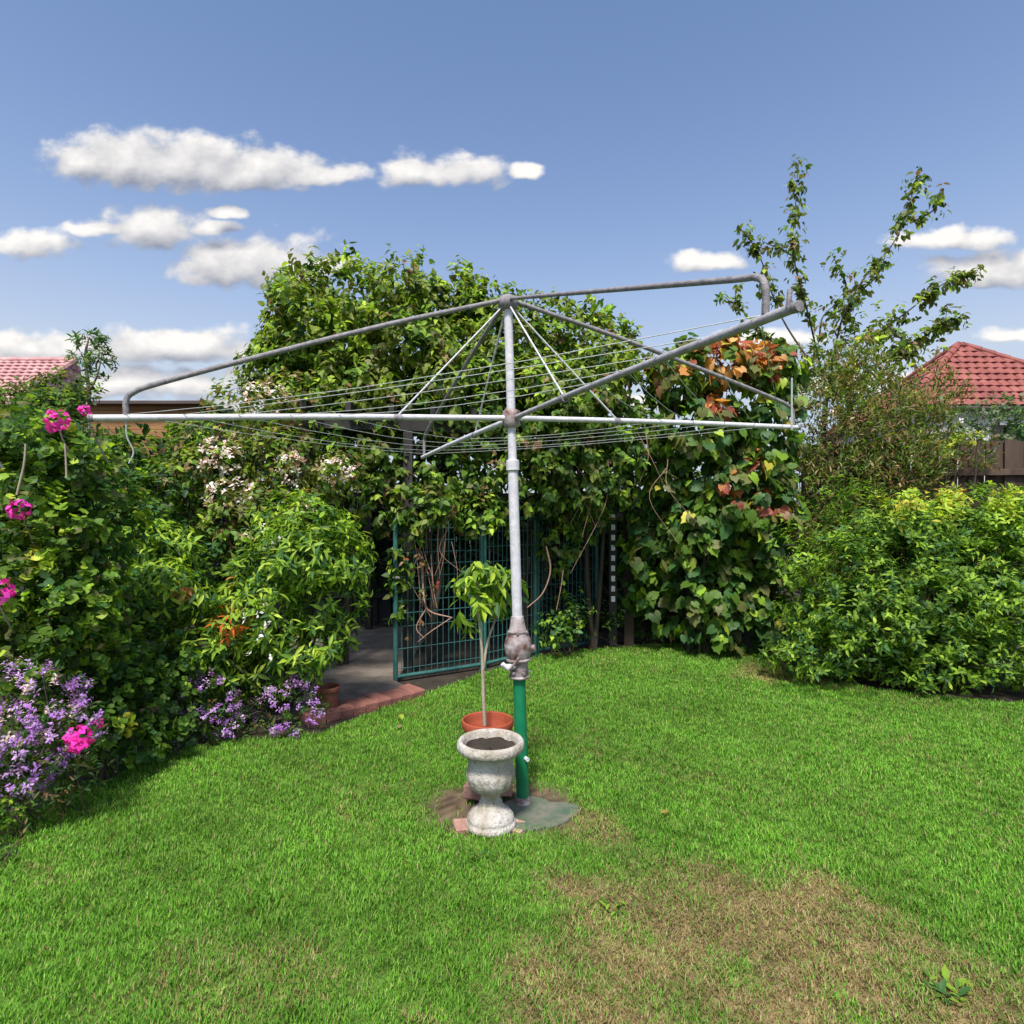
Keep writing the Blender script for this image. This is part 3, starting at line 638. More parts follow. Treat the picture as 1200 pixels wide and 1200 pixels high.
p = boss+(tips_['A']-boss)*0.93
MB().tube(curve([p+np.array([0,0,-.014]), p+np.array([.004,0,-.08]), p+np.array([.025,.01,-.14]), p+np.array([.012,0,-.19])], 5), 0.0030, 5).build('loose_line_end', 'wire', ho)
p = boss+(tips_['C']-boss)*0.965
MB().tube([p+np.array([0.0,-.02,-.02]), p+np.array([0,-.02,.30])], 0.0055, 6).build('prop_rod', 'wire', ho)
p = boss+(tips_['B']-boss)*0.99
MB().tube([p+np.array([-.008,0,0]), p+np.array([-.004,0,.045])], 0.007, 8).build('end_lug', 'galvdark', ho)

# ------------------------------------------------------------------ urn, pot, bricks
ub = gnd(575, 971); ub[2] = 0.0
ur = thing('garden_urn', ub, 'weathered pale concrete pedestal urn in front of the pole', 'urn')
z0 = 0.010
MB().lathe(ub+np.array([0,0,z0]), [(0,0),(.112,0),(.120,.008),(.123,.022),(.117,.034),(.111,.038),(.113,.046),(.110,.058),(.098,.074),(.076,.092),(.060,.106),(.054,.118)], 40).build('foot', 'stone', ur, True)
MB().lathe(ub+np.array([0,0,z0]), [(.053,.116),(.056,.124),(.049,.132),(.045,.148),(.048,.164),(.054,.172)], 32).build('stem', 'stone', ur, True)
b = MB(); n = 96; prof = [(.052,.170),(.070,.178),(.092,.196),(.107,.222),(.113,.250),(.1135,.270),(.109,.292),(.1055,.320),(.107,.345),(.113,.360)]
V = []
for r, z in prof:
    for k in range(n):
        a = 2*math.pi*k/n; fl_ = 1+0.045*abs(math.sin(a*8))*(1 if .175 < z < .28 else .12); V.append((ub[0]+r*fl_*math.cos(a), ub[1]+r*fl_*math.sin(a), z0+z))
b.add(V, [(i*n+k, i*n+(k+1) % n, (i+1)*n+(k+1) % n, (i+1)*n+k) for i in range(len(prof)-1) for k in range(n)])
b.build('bowl', 'stone', ur, True)
MB().lathe(ub+np.array([0,0,z0]), [(.113,.356),(.134,.361),(.150,.367),(.160,.378),(.1625,.394),(.160,.410),(.153,.419),(.145,.421),(.137,.417),(.131,.405),(.125,.380),(.120,.360)], 48).build('rim', 'stone', ur, True)
MB().lathe(ub+np.array([0,0,z0]), [(.127,.383)]+[(.127*(1-k/9), .374+random.uniform(-.004,.004)) for k in range(1, 10)], 32).rough(.005).build('soil', 'soil', ur)
def brick(x, y, z, rz, label, d=(0.225,0.105,0.072), rot=None):
    o = MB().box((0,0,0), d, jit=0.003).build('brick', 'brick'); o.location = (x, y, z); o.rotation_euler = rot or (0.02, 0.03, rz); return tag(o, label, 'brick', 'loose bricks under the urn and pot')
brick(ub[0]-.075, ub[1]+.0, 0.003, 0.25, 'half buried brick poking out left under the urn foot', (0.20,0.105,0.05))
brick(ub[0]+.085, ub[1]+.01, 0.001, -0.5, 'half buried brick under the right side of the urn foot', (0.19,0.10,0.05))
px_, py_ = -0.132, 3.33
brick(px_-.040, py_-.05, 0.076, 1.35, 'brick under the left side of the terracotta pot behind the urn')
brick(px_+.065, py_-.02, 0.076, 1.7, 'brick under the right side of the terracotta pot beside the post')
brick(px_+.01, py_+.0, 0.03, 0.1, 'lowest brick lying crosswise under the terracotta pot', (0.24,0.15,0.03))
def pot(c, r, h, mat, label, soil=True):
    t = thing('plant_pot', c, label, 'plant pot')
    MB().lathe(c, [(0,0),(r*.70,0),(r*.72,.01),(r*.90,h*.84),(r*.905,h*.845)], 36).build('body', mat, t, True)
    MB().lathe(c, [(r*.90,h*.84),(r*.985,h*.85),(r*1.0,h*.865),(r,h*.985),(r*.985,h),(r*.945,h),(r*.925,h*.975),(r*.86,h*.6)], 36).build('rim', mat, t, True)
    MB().lathe(c, [(r*.875*(1-k/8), h*.69+random.uniform(-.004,.004)) for k in range(9)], 24).rough(.005).build('soil', 'soil', t)
    return t
pot(np.array([px_, py_, 0.118]), 0.138, 0.290, 'terra', 'orange terracotta pot with a sapling behind the concrete urn')
q = gnd(381, 842); pot(np.array([q[0], q[1]+.06, 0.0]), 0.092, 0.225, 'terradark', 'small dark red pot at the path edge by purple flowers')

# ------------------------------------------------------------------ sapling
sa = thing('sapling', (px_-.005, py_, 0.36), 'slender pale stemmed sapling with drooping leaves growing in terracotta pot', 'sapling')
d_ = 3.33
stems(sa, [([at(568,850,d_), at(566,800,d_), at(565,765,d_), at(561,722,d_), at(559,680,d_)], .011, .005), ([at(566,785,d_), at(571,755,d_+.03), at(579,730,d_+.05), at(590,705,d_+.06)], .008, .004)], 'palebark', 'trunk', 8)
stems(sa, [([at(561,725,d_), at(550,700,d_-.05), at(542,688,d_-.08)], .005, .002), ([at(559,690,d_), at(566,672,d_), at(572,664,d_)], .005, .002), ([at(579,730,d_+.05), at(578,700,d_), at(585,680,d_)], .005, .002), ([at(590,705,d_+.06), at(604,690,d_), at(612,684,d_)], .004, .002)], 'palebark', 'branch', 6)
L = Leaves(); crown(L, [(560,683,d_,26,18,.10),(580,690,d_,28,24,.11),(548,705,d_,18,22,.09),(598,684,d_,20,14,.09),(550,730,d_,12,10,.06),(570,672,d_,30,14,.1)], 120, 5, 0.105, pal_(bright=4,mid=3,lime=3,cool=1), tl=0.05, droop=0.85, upw=0.2, fill=0.2, lump=.1)
finish(sa, L, 'lance', 300)

# ------------------------------------------------------------------ the big vine over the pergola
vi = thing('climbing_vine', (-0.5, 6.6, 0), 'huge leafy green climbing vine heaped over the pergola behind the hoist', 'vine')
vtop = [(330,440,6.3,34,46,.4),(350,410,6.4,44,50,.5),(430,450,6.1,80,40,.5),(530,450,6.1,90,40,.5),(640,455,6.2,80,40,.5),(350,382,6.6,44,42,.6),(395,362,6.6,55,36,.6),(450,358,6.6,60,36,.7),(515,360,6.8,56,34,.7),(555,365,6.8,45,30,.6),(620,395,6.8,60,40,.7),(685,405,6.8,52,46,.6),(722,440,6.6,38,44,.5),
        (390,420,6.5,80,50,.8),(480,410,6.5,95,60,.9),(580,430,6.5,90,50,.8),(660,460,6.5,80,50,.7)]
vmid = [(380,480,6.2,70,40,.5),(470,480,6.2,80,45,.5),(570,490,6.2,80,45,.5),(660,500,6.3,70,45,.5),(730,500,6.5,45,55,.4),(450,548,5.95,45,42,.3),(520,560,6.0,60,30,.3),(610,560,6.1,60,40,.3),(690,560,6.3,60,45,.35),
        (440,600,5.75,26,44,.16),(468,660,5.6,10,80,.07),(655,630,6.5,22,40,.2),(690,600,6.5,22,30,.2),(500,590,5.6,46,26,.14),(490,610,5.55,26,20,.08),(560,600,5.9,45,22,.16),(420,520,5.9,60,40,.35),(350,520,5.9,40,40,.3),(600,520,6.1,90,40,.35),(690,530,6.2,70,40,.35)]
vspk = [(488,308,6.6,10,18,.10),(372,318,6.6,10,14,.10),(327,332,6.5,14,16,.12),(312,400,6.4,14,30,.14),(541,320,6.8,14,16,.12),(595,346,6.8,11,11,.10),(694,362,6.8,18,14,.15),(740,395,6.7,10,20,.12),(425,312,6.6,8,10,.08),(355,338,6.6,18,18,.15)]
vp = pal_(mid=3.5,moss=4,dark=2,lime=1.2,bright=1.5,olive=3,brown=.4)
L = Leaves(); crown(L, vtop, 100, 6, 0.100, vp, tl=0.13, droop=0.75, tips=pal_(moss=3,bright=2,lime=1), lf=2.6, lump=.8, gap=-0.4)
crown(L, vmid, 96, 6, 0.092, pal_(mid=5,dark=4,bright=1.5,moss=2.5,olive=1.6,lime=.5,brown=.5), tl=0.13, droop=0.7, upw=0.1, lf=2.6, lump=.35)
crown(L, vspk, 90, 5, 0.085, vp, tl=0.10, droop=0.4, tips=pal_(lime=2,bright=3))
for _ in range(46):                      # young shoots breaking the outline
    x = random.uniform(310, 735); y = np.interp(x, [310,380,490,560,620,700,735], [345,318,318,335,362,368,400]); b0 = at(x, y+14, 6.6+random.uniform(-.2,.3))
    e = b0+np.array([random.uniform(-.15,.15), random.uniform(-.1,.1), random.uniform(.12,.34)])
    along(L, [b0, (b0+e)/2+rnd3(1)[0]*.03, e], random.randint(4, 9), .085, vp, off=.03, per=2, tl=.06, droop=.5)
finish(vi, L, 'vine', 300)
bl = []
for x in (-1.7,-0.9,0.2,0.9):
    b0 = np.array([x, 6.1+(x+1.9)*.27, 0])
    for _ in range(3): bl.append(([b0+rnd3(1)[0]*.05*np.array([1,1,0]), b0+np.array([random.uniform(-.2,.2),random.uniform(-.1,.2),1.1]), b0+np.array([random.uniform(-.2,.2),.2,2.3]), b0+np.array([random.uniform(-.6,.6),.5,3.3])], .03, .006))
stems(vi, bl, 'bark', 'trunk')
bl = [([at(494,652,5.6), at(496,690,5.6), at(502,715,5.58), at(530,724,5.6)], .012, .006), ([at(500,712,5.58), at(488,735,5.57), at(497,748,5.56)], .008, .003), ([at(505,650,5.65), at(508,690,5.62), at(512,712,5.6)], .006, .003), ([at(529,724,5.6), at(505,740,5.57), at(490,752,5.56)], .006, .003),
      ([at(640,640,6.2), at(645,668,6.2), at(636,695,6.2), at(618,712,6.2)], .010, .006), ([at(660,668,6.3), at(657,690,6.3), at(652,715,6.3)], .006, .004)]
for _ in range(11):
    a_ = at(random.uniform(470,530), random.uniform(590,650), 5.6); bl.append(([a_, a_+np.array([random.uniform(-.1,.1),0,-.25]), a_+np.array([random.uniform(-.15,.15),-.03,-random.uniform(.4,.8)])], .003, .0015))
for _ in range(9):
    a_ = at(random.uniform(640,790), random.uniform(500,560), 6.1); bl.append(([a_, a_+np.array([random.uniform(-.2,.2),-.05,-.3]), a_+np.array([random.uniform(-.35,.35),-.05,-random.uniform(.5,1.0)])], .004, .0015))
for q_ in bl: stems(vi, [q_], 'pinkbark', 'tendril', 5)
L = Leaves(); crown(L, [(488,655,5.58,22,28,.08),(500,690,5.56,16,40,.05),(476,740,5.55,8,30,.04)], 40, 4, 0.055, pal_(brown=4,tan=2,red=.6,olive=2), tl=.06, droop=.8)
finish(vi, L, 'ovate', 0, fname='dry_foliage')

# ------------------------------------------------------------------ grapevine with autumn leaves
gv = thing('grapevine', (2.0, 6.7, 0), 'large leaved grapevine with orange and red autumn leaves beside the vine', 'grapevine')
gcl = [(800,440,6.5,45,40,.35),(855,430,6.5,55,42,.4),(905,430,6.6,40,36,.35),(830,500,6.4,60,50,.4),(895,510,6.5,45,55,.35),(860,580,6.4,60,50,.35),(905,610,6.4,32,50,.3),(820,620,6.5,40,50,.3),(850,680,6.6,55,45,.3),(900,690,6.5,25,45,.25),(785,560,6.6,30,60,.25),(770,640,6.8,36,60,.2),(860,725,6.6,60,28,.25),(800,700,6.9,50,40,.2),(905,735,6.5,20,24,.15)]
zon = [(850,402,50,pal_(orange=4,red=1.5,yellow=1.5,peach=2)),(905,402,38,pal_(orange=4,red=2,peach=1)),(838,475,16,pal_(red=2,orange=3)),(860,573,16,pal_(red=3,orange=2)),(908,600,22,pal_(red=3,orange=2,brown=1)),(885,540,14,pal_(orange=2,red=2,yellow=1)),(780,435,18,pal_(orange=2,brown=2))]
L = Leaves(); crown(L, gcl, 62, 4, 0.150, pal_(mid=4,cool=3,olive=2.5,bright=1.6,lime=.8,yellow=.35,dark=2.5), tl=0.14, spread=.75, droop=0.95, upw=0.1, zones=zon, lf=2.4, lump=.35)
finish(gv, L, 'lobed', 280)
bush_stems(gv, gcl[:4], 'bark', 1, .02)

# ------------------------------------------------------------------ wispy tree
wt = thing('wispy_tree', (3.9, 7.9, 0), 'tall thin tree with sparse wispy branches against the sky at right', 'tree')
Yt = 7.9; L = Leaves(); bl = []
base_ = np.array([3.95, Yt, 0])
bl.append(([base_, at(968,600,Yt), at(965,520,Yt), at(970,450,Yt)], .05, .022))
tw = [([(970,470),(950,380),(930,300),(932,245),(936,188)],60,5.5),([(970,460),(985,380),(1010,330),(1050,280),(1070,225),(1078,205)],60,6),([(975,450),(1020,400),(1070,360),(1110,330),(1145,320)],60,6),([(975,470),(1040,420),(1090,390),(1130,368)],55,6),
      ([(960,440),(915,370),(890,300),(868,268)],26,6),([(955,450),(905,400),(870,365),(845,345)],20,4),([(1000,360),(990,330),(975,298)],22,5),([(1010,340),(1030,320),(1040,290)],14,4),([(1070,260),(1095,245),(1102,222)],22,4.5),([(930,300),(910,290),(893,283)],16,4),([(960,400),(965,370),(990,350)],16,5),([(1040,380),(1060,400),(1085,405)],16,4)]
for pts, n, off_ in tw:
    P3 = [at(x, y, Yt+0.25*math.sin(i*1.3+pts[0][0])) for i, (x, y) in enumerate(pts)]
    bl.append((P3, .014, .003)); along(L, P3[1:] if len(P3) > 3 else P3, int(n*1.5), 0.100, pal_(mid=2,olive=3,moss=4,lime=1,dark=1.5,brown=.8), off=off_*Yt/F*2.2, per=3, tl=.07, droop=.7)
for pts, n, off_ in tw[:6]:
    P3 = [at(x, y, Yt+0.25*math.sin(i*1.3+pts[0][0])) for i, (x, y) in enumerate(pts)]
    for k_ in range(7):
        j_ = 1+k_ % (len(P3)-2); q0 = P3[j_]+(P3[j_+1]-P3[j_])*random.uniform(0, .4); e_ = q0+unit((P3[-1]-P3[0])+rnd3(1)[0]*1.3)*random.uniform(.15,.34)
        bl.append(([q0, (q0+e_)/2+rnd3(1)[0]*.03, e_], .005, .002)); along(L, [q0, (q0+e_)/2, e_], random.randint(5, 10), 0.09, pal_(mid=2,olive=3,moss=4,lime=1.5,dark=1,brown=.6), off=.03, per=3, tl=.06, droop=.7)
wcl = [(1010,375,Yt,34,28,.35),(990,430,Yt,50,40,.4),(1050,405,Yt,40,24,.3),(950,450,Yt,30,30,.3),(1030,465,Yt,60,30,.35),(1000,405,Yt,38,42,.4),(985,455,Yt,45,35,.4),(1040,440,Yt,40,28,.35),(960,420,Yt,22,22,.3),(1075,415,Yt,28,16,.25)]
crown(L, wcl, 30, 4, 0.100, pal_(mid=2,olive=3,moss=5,lime=2.5,dark=1,yellow=.7,brown=.5), tl=.10, droop=.6, fill=.5)
finish(wt, L, 'ovate', 220, fname='crown'); stems(wt, bl, 'bark', 'trunk')

# ------------------------------------------------------------------ brown-green fine shrub behind
fs = thing('feathery_shrub', (3.7, 7.4, 0), 'brownish fine leaved shrub between the grapevine and the right fence', 'shrub')
fcl = [(955,440,7.4,30,30,.3),(1010,440,7.4,36,30,.3),(1130,530,7.2,30,24,.25),(1090,470,7.6,40,34,.3),(1060,540,7.0,55,40,.35),(970,500,7.2,50,55,.4),(1030,490,7.3,55,48,.4),(1080,500,7.4,35,40,.35),(960,580,7.0,60,60,.4),(1040,570,7.1,70,55,.4),(930,660,6.8,40,60,.3),(1000,650,7.0,60,60,.3)]
L = Leaves(); crown(L, fcl, 150, 6, 0.085, pal_(olive=5,brown=2.4,mid=3,moss=2.5,dark=2,tan=.8,grey=.6), tl=.20, spread=.5, fwd=.9, droop=.1, upw=.8, lump=.4)
finish(fs, L, 'lance', 0); bush_stems(fs, fcl, 'bark', 6, .012)
flowers(fs, [(1120,490,7.4,18,22,.12),(965,470,7.1,14,22,.15)], 30, 4, 0.05, pal_(pinkw=3,white=2,tan=2), 'blossom')
gs = thing('grey_shrub', (6.6, 8.6, 0), 'grey green shrub in front of the red roof at right edge', 'shrub')
gcl2 = [(1120,500,8.4,40,26,.3),(1250,500,8.4,50,36,.3),(1190,508,8.4,80,22,.3),(1160,485,8.4,28,20,.3),(1195,490,8.4,28,24,.3),(1230,490,8.4,30,28,.3),(1180,520,8.4,60,20,.3)]
L = Leaves(); crown(L, gcl2, 70, 6, 0.065, pal_(grey=4,cool=3,dark=2,mid=1), tl=.1); finish(gs, L, 'ovate', 0); bush_stems(gs, gcl2, 'bark', 4)
lm = thing('lime_shrub', (4.9, 7.05, 0), 'lime yellow tuft of foliage at the left end of the right fence', 'shrub')
lcl = [(1133,514,7.0,22,7,.12),(1105,530,7.0,16,14,.12)]
L = Leaves(); crown(L, lcl, 140, 5, 0.05, pal_(lime=4,yellow=2,bright=2), tl=.06); finish(lm, L, 'ovate', 0); bush_stems(lm, lcl, 'bark', 3)

# ------------------------------------------------------------------ rounded shrub at right
rs = thing('rounded_shrub', (3.9, 5.75, 0), 'big rounded bright green shrub on the right edge of the lawn', 'shrub')
rcl = [(1060,650,5.7,100,75,.7),(1130,630,5.8,90,66,.7),(1000,690,5.6,85,75,.6),(1180,690,5.5,95,90,.7),(1090,720,5.3,110,80,.6),(960,740,5.75,66,52,.45),(1020,760,5.45,80,44,.45),(1150,765,5.25,110,52,.45),(1050,615,5.8,60,42,.5),(1120,600,5.8,60,36,.5),(1240,640,5.6,80,80,.7)]
zon = [(1060,578,36,pal_(yellow=2,lime=3,bright=1)),(1110,585,26,pal_(yellow=2,lime=3,orange=.5)),(1175,590,24,pal_(lime=3,yellow=1)),(895,720,12,pal_(yellow=2,lime=2))]
L = Leaves(); crown(L, rcl, 190, 8, 0.070, pal_(mid=4,cool=2,bright=4.4,dark=1.4), tl=0.09, spread=.85, fwd=.45, droop=.1, upw=.5, tips=pal_(bright=3,lime=1,mid=1), zones=zon, lf=3.8, lump=.85, gap=-0.15)
finish(rs, L, 'ellip', 300); bush_stems(rs, rcl, 'bark', 6, .02)

# ------------------------------------------------------------------ left border
P_ = pal_
pj = thing('blossoming_shrub', (-2.4, 5.4, 0), 'loose shrub with pinkish white faded blossom below the left hoist arm', 'shrub')
jcl = [(240,514,5.5,42,34,.35),(290,490,5.5,50,45,.4),(260,555,5.3,70,45,.4),(330,540,5.3,50,45,.35),(345,480,5.7,40,40,.3),(395,555,5.4,38,36,.3),(290,610,5.1,60,45,.35)]
L = Leaves(); crown(L, jcl, 135, 5, 0.072, P_(mid=3,olive=3,moss=2.5,bright=1.4,lime=1,brown=1.2,dark=1.3,tan=1), tl=.10, droop=.4, lump=.4)
finish(pj, L, 'ovate', 160)
flowers(pj, [(395,550,5.15,26,14,.15),(340,545,5.1,16,24,.12),(255,535,5.0,30,22,.15),(270,580,4.95,34,22,.15),(310,470,5.3,30,18,.2),(350,590,5.0,22,14,.1)], 170, 5, .050, P_(pinkw=4,white=2.5,tan=1.5,peach=.3))
bush_stems(pj, jcl, 'bark', 6)
dk = thing('dark_shrub', (-3.5, 5.4, 0), 'dark green shrub under the left arm tip of the hoist', 'shrub')
dcl = [(170,538,5.4,50,28,.35),(120,560,5.2,55,60,.4),(200,590,5.2,55,50,.4),(150,640,5.0,60,60,.4),(240,660,5.0,60,50,.35),(60,520,5.5,60,60,.4),(150,730,4.9,90,70,.4),(280,700,5.0,80,70,.35),(30,640,5.0,80,110,.35),(60,760,4.6,80,60,.35)]
L = Leaves(); crown(L, dcl, 130, 6, 0.075, P_(dark=3,mid=4,cool=2.5,deep=1,bright=1.2,moss=1), tl=.12, droop=.3); finish(dk, L, 'ovate', 60); bush_stems(dk, dcl, 'bark', 6)
la = thing('lance_leaved_shrub', (-1.75, 4.75, 0), 'glossy shrub with narrow bright leaves drooping over the border by the path', 'shrub')
lcl = [(350,610,4.7,62,38,.35),(330,665,4.6,70,40,.35),(385,700,4.6,42,45,.3),(290,720,4.4,70,45,.35),(345,755,4.5,62,34,.3),(200,690,4.3,66,40,.35),(150,720,4.2,60,36,.35),(235,750,4.3,60,32,.3),(400,740,4.7,28,30,.2),(410,660,4.7,24,40,.2),(300,785,4.4,66,28,.25),(230,790,4.3,60,30,.25),(180,650,4.5,60,40,.3),(370,640,4.5,55,44,.3)]
zon = [(252,685,14,P_(peach=4,orange=1)),(270,728,18,P_(rust=4,orange=2)),(215,695,10,P_(orange=1,bright=1))]
L = Leaves(); crown(L, lcl, 125, 7, 0.100, P_(mid=3.5,cool=2,bright=4,dark=1.6,lime=1.6), tl=.08, spread=.95, fwd=.35, droop=.35, upw=.5, tips=P_(bright=3,lime=2), zones=zon, lf=3.4, lump=.55, gap=-0.35)
finish(la, L, 'lance', 280); bush_stems(la, lcl, 'bark', 2, .012)
flowers(la, [(300,725,4.05,18,28,.08),(310,630,4.3,22,14,.1),(305,770,4.05,20,8,.06)], 120, 4, .038, P_(white=5,pinkw=2))

ge = thing('pelargonium', (-2.35, 3.45, 0), 'tall straggling pelargonium with pink flower heads at the left edge', 'flowering plant')
pcl = [(40,520,3.5,62,44,.25),(85,545,3.5,40,50,.22),(20,590,3.4,60,60,.28),(70,640,3.4,60,60,.28),(10,690,3.3,60,60,.28),(75,720,3.3,52,52,.25),(-40,640,3.5,70,110,.3),(130,600,3.7,30,50,.2),(30,760,3.3,60,40,.25),(-60,740,3.3,70,70,.3),(100,680,3.5,46,56,.25),(105,760,3.5,50,40,.25)]
zon = [(76,520,12,P_(yellow=3,lime=1)),(50,655,16,P_(yellow=2,lime=2)),(110,535,12,P_(lime=2,yellow=1)),(30,615,10,P_(yellow=2,orange=.6)),(105,760,8,P_(yellow=1,tan=1))]
L = Leaves(); crown(L, pcl, 175, 5, 0.062, P_(mid=4,cool=2,dark=1.8,bright=2.6,olive=1.6,lime=.8), tl=.09, droop=.25, zones=zon, lf=5, lump=.4)
finish(ge, L, 'round', 260)
st_ = []
for px, py, Y in [(66,493,3.25),(100,481,3.3),(23,597,3.15),(-8,693,3.0),(75,520,3.3)]:
    q = at(px, py, Y); st_.append(([q+np.array([random.uniform(-.04,.04),.16,-.26]), q+np.array([.01,.05,-.12]), q], .006, .003))
st_ += [([at(20,580,3.2), at(28,545,3.2), at(30,520,3.2)], .008, .005), ([at(78,560,3.25), at(77,535,3.25), at(76,520,3.25)], .006, .004)]
bush_stems(ge, pcl, 'bark', 2, .010); [stems(ge, [q_], 'palebark', 'flower_stalk', 5) for q_ in st_]
for px, py, Y, r in [(66,493,3.25,.050),(100,481,3.3,.026),(23,597,3.15,.044),(-4,693,3.0,.055),(92,866,2.9,.052),(115,848,3.1,.02)]:
    flower_head(ge, at(px, py, Y), r, 46, P_(pink=3, magenta=2) if py != 866 else P_(magenta=1))

lg = thing('low_pelargonium', (-2.1, 3.8, 0), 'low green leafy clump at the lawn edge between the purple flowers', 'plant')
gcl3 = [(125,800,3.6,50,42,.25),(180,830,3.8,50,34,.22),(115,850,3.35,34,26,.18),(230,800,4.2,40,40,.25),(150,780,4.0,80,50,.3),(70,850,3.3,40,40,.2),(150,868,3.6,46,20,.15),(205,862,3.9,36,16,.14)]
L = Leaves(); crown(L, gcl3, 180, 5, 0.056, P_(mid=4,dark=3,bright=1.6,cool=2,deep=1), tl=.07, droop=.15, zones=[(139,852,10,P_(yellow=3,lime=1)),(160,865,8,P_(peach=1,tan=1))]); finish(lg, L, 'round', 140); bush_stems(lg, gcl3, 'bark', 1, .004)

def purple(label, loc, clumps, fcl, fpal, dens=60):
    t = thing('purple_flowered_plant', loc, label, 'flowering plant')
    L = Leaves(); crown(L, clumps, 260, 5, 0.050, P_(mid=3,dark=3,cool=2,olive=2,brown=.6), tl=.08, spread=.6, fwd=.7, droop=.0); finish(t, L, 'lance', 0)
    flowers(t, fcl, dens*1.9, 15, .024, fpal, 'flowers', tl=.05); bush_stems(t, clumps[:3], 'bark', 3, .004); return t
purple('sprawling plant covered in small mauve flowers at the left edge', (-2.2, 3.05, 0), [(30,840,3.05,70,60,.28),(70,880,3.05,50,46,.22),(-30,880,3.0,60,60,.25),(40,920,2.98,66,30,.2),(100,905,3.2,34,26,.16),(-30,950,2.85,50,30,.2)], [(25,825,3.0,72,46,.28),(60,860,2.98,52,50,.24),(20,900,2.95,60,40,.2)], P_(purple=4,lilac=4,pinkw=.6), 85)
purple('low plant with mauve flower spikes in front of the narrow leaved shrub', (-1.75, 4.35, 0), [(250,838,4.15,38,34,.18),(340,838,4.3,38,34,.18),(295,848,4.2,50,24,.15),(190,870,3.95,30,16,.1)], [(245,826,4.05,36,38,.16),(340,832,4.2,34,36,.16),(290,850,4.1,44,20,.12),(180,868,3.9,30,14,.08)], P_(purple=4,lilac=4), 110)
purple('small plant with a few lilac flowers at bottom left corner', (-2.15, 2.5, 0), [(-6,1035,2.55,16,22,.1),(-20,1000,2.7,30,40,.15)], [(2,1020,2.5,12,14,.08)], P_(lilac=4,white=1), 60)
ll = thing('lime_leaved_plant', (-2.25, 2.85, 0), 'small lime green plant below the mauve flowers at left edge', 'plant')
lcl3 = [(2,945,2.85,26,20,.12),(-20,960,2.8,30,24,.12)]
L = Leaves(); crown(L, lcl3, 150, 5, 0.04, P_(bright=3,lime=1,mid=2), tl=.05); finish(ll, L, 'ovate', 0); bush_stems(ll, lcl3, 'bark', 3, .005)

fr_ = thing('frangipani', (-4.6, 7.2, 0), 'small tree top poking up beside the pink roof at left', 'tree')
fcl2 = [(105,400,7.2,18,12,.18),(120,420,7.2,14,16,.16),(96,425,7.2,12,12,.15),(112,445,7.2,14,10,.15)]
L = Leaves(); crown(L, fcl2, 130, 6, 0.10, P_(cool=3,grey=2,mid=3,dark=1), tl=.06, spread=.9, fwd=.5, droop=.0, upw=.6); finish(fr_, L, 'lance', 60, fname='crown')
stems(fr_, [([np.array([-4.75,7.2,0]), at(104,520,7.2), at(104,460,7.2), at(100,420,7.2), at(104,395,7.2)], .035, .01), ([at(104,460,7.2), at(114,440,7.2), at(120,412,7.2)], .014, .006)], 'palebark', 'trunk')
eb = thing('olive_shrub', (-4.6, 6.4, 0), 'olive green shrub top below the pink roof at the left edge', 'shrub')
ecl = [(62,458,6.2,34,22,.3),(92,462,6.2,20,18,.3),(30,468,6.1,40,16,.3),(40,480,6.2,60,24,.4),(75,462,6.4,30,20,.3),(10,500,6.0,60,40,.4),(80,506,6.2,40,26,.3)]
L = Leaves(); crown(L, ecl, 85, 6, .07, P_(olive=4,mid=3,dark=2,brown=1,bright=.6), tl=.1); finish(eb, L, 'ovate', 0); bush_stems(eb, ecl, 'bark', 5)

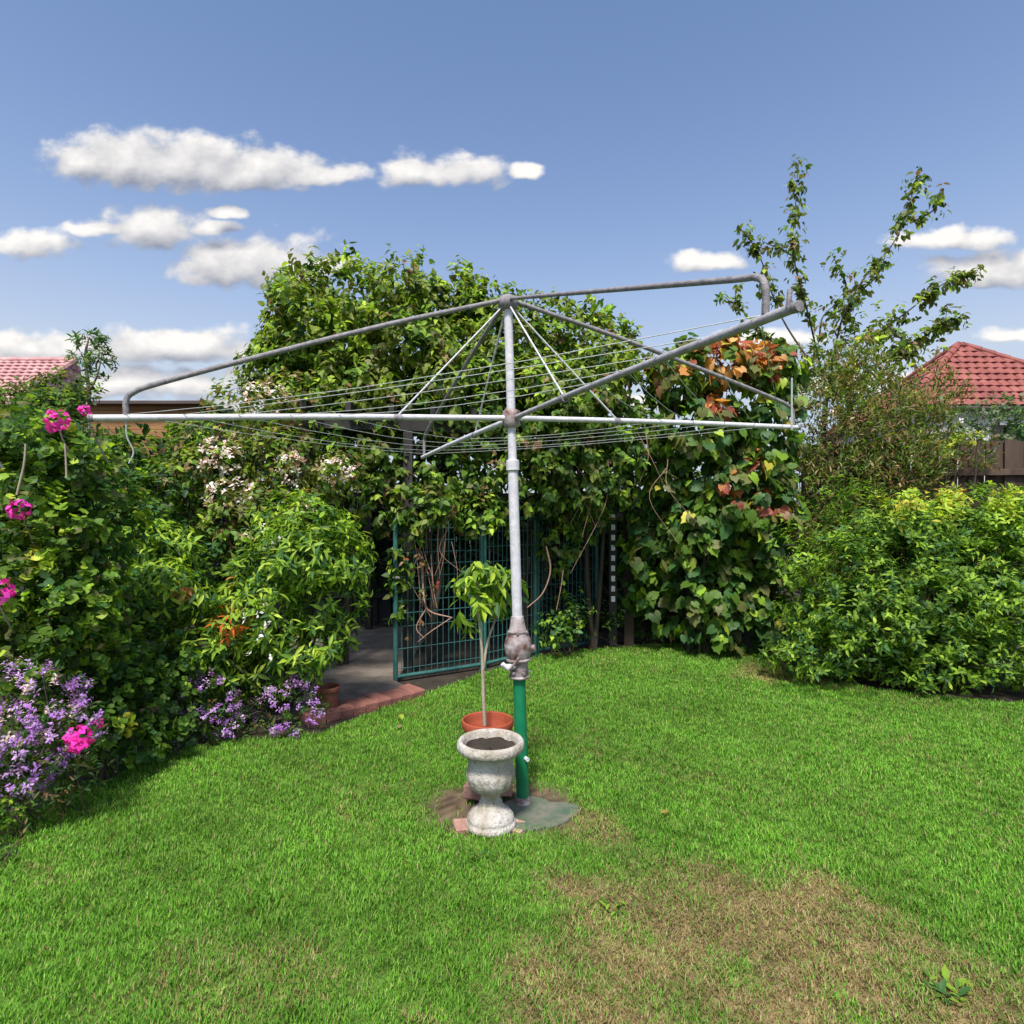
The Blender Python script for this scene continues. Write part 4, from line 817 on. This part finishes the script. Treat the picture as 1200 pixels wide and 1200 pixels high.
# ------------------------------------------------------------------ plants along the back edge
for nm, lab, loc, cl_, pal, kind, sz, ct, npart in [
    ('variegated_shrub', 'small glossy shrub at the foot of the mesh panel right of the pole', (0.55,6.6,0), [(655,735,6.55,30,28,.22),(670,715,6.6,22,24,.2)], P_(mid=3,bright=2,cool=2,dark=2,lime=1.2), 'ovate', .07, 'shrub', 60),
    ('border_plant', 'dark low plant with white flowers at the back lawn edge', (1.6,7.3,0), [(760,722,7.2,40,26,.2),(700,728,7.0,34,24,.2),(850,725,7.3,40,26,.2),(800,730,7.3,34,20,.2),(735,705,7.2,22,40,.2)], P_(dark=3,mid=3,cool=2,deep=1), 'ovate', .07, 'plant', 0),
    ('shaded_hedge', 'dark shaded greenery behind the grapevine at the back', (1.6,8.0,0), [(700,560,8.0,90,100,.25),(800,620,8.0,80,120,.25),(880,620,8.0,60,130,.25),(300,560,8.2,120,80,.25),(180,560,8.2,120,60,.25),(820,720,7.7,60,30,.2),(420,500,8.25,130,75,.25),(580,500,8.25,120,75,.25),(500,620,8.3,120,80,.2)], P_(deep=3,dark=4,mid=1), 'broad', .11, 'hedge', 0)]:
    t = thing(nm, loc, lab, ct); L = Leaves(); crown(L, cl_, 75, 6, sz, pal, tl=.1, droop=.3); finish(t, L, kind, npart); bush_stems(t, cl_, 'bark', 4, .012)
    if nm == 'border_plant': flowers(t, [(765,705,7.0,30,14,.1)], 20, 3, .05, P_(white=1))

# ------------------------------------------------------------------ fallen leaves on the lawn
V, Fc = TM['ovate']
for px, py, c_, lab in [(780,961,'peach','curled peach coloured fallen leaf on the lawn right of the pole'),(756,768,'tan','tan fallen leaf on the lawn near the back edge'),(657,797,'tan','pale fallen leaf on the lawn just right of the green post'),(471,847,'lime','pale fallen leaf on the lawn beside the brick edging'),(468,858,'tan','tan fallen leaf on the grass left of the terracotta pot'),(70,938,'tan','brown fallen leaf at the left lawn edge below mauve flowers'),(872,772,'yellow','yellow fallen leaf at the lawn edge left of the rounded shrub')]:
    q = gnd(px, py); o = bpy.data.objects.new('fallen_leaf', raw_mesh('fallen_leaf', (V-np.array([0,.5,0]))*0.058, Fc, 'leaf', np.tile(G[c_], (len(V), 1)))); COL.objects.link(o)
    o.location = (q[0], q[1], 0.045); o.rotation_euler = (random.uniform(-.5,.5), random.uniform(-.5,.5), random.uniform(0,6)); tag(o, lab, 'leaf', 'fallen leaves on the lawn')

for px, py, r_, lab in [(1110,1168,.055,'broad leaved green weed growing in the dry patch at bottom right'),(722,1072,.04,'small green weed rosette in the dry patch below the pole'),(560,1010,.04,'tiny pale weed in the lawn below the urn')]:
    q = gnd(px, py); t = thing('weed', q, lab, 'weed', 'weeds in the lawn'); L = Leaves(); n = 26; a_ = rng.uniform(0, 6.28, n)
    d = unit(np.stack([np.cos(a_), np.sin(a_), rng.uniform(.15, 1.0, n)], 1)); L.add(q+d*0.01+np.stack([rng.normal(size=n)*.03, rng.normal(size=n)*.02, np.zeros(n)], 1)+np.array([0,0,.016]), d, unit(np.array([[0,0,1.]])-d*d[:,2:3]), r_*rng.uniform(.5, 1, n), colours(n, P_(bright=2,mid=2,cool=2)), np.ones(n))
    finish(t, L, 'ellip', n)
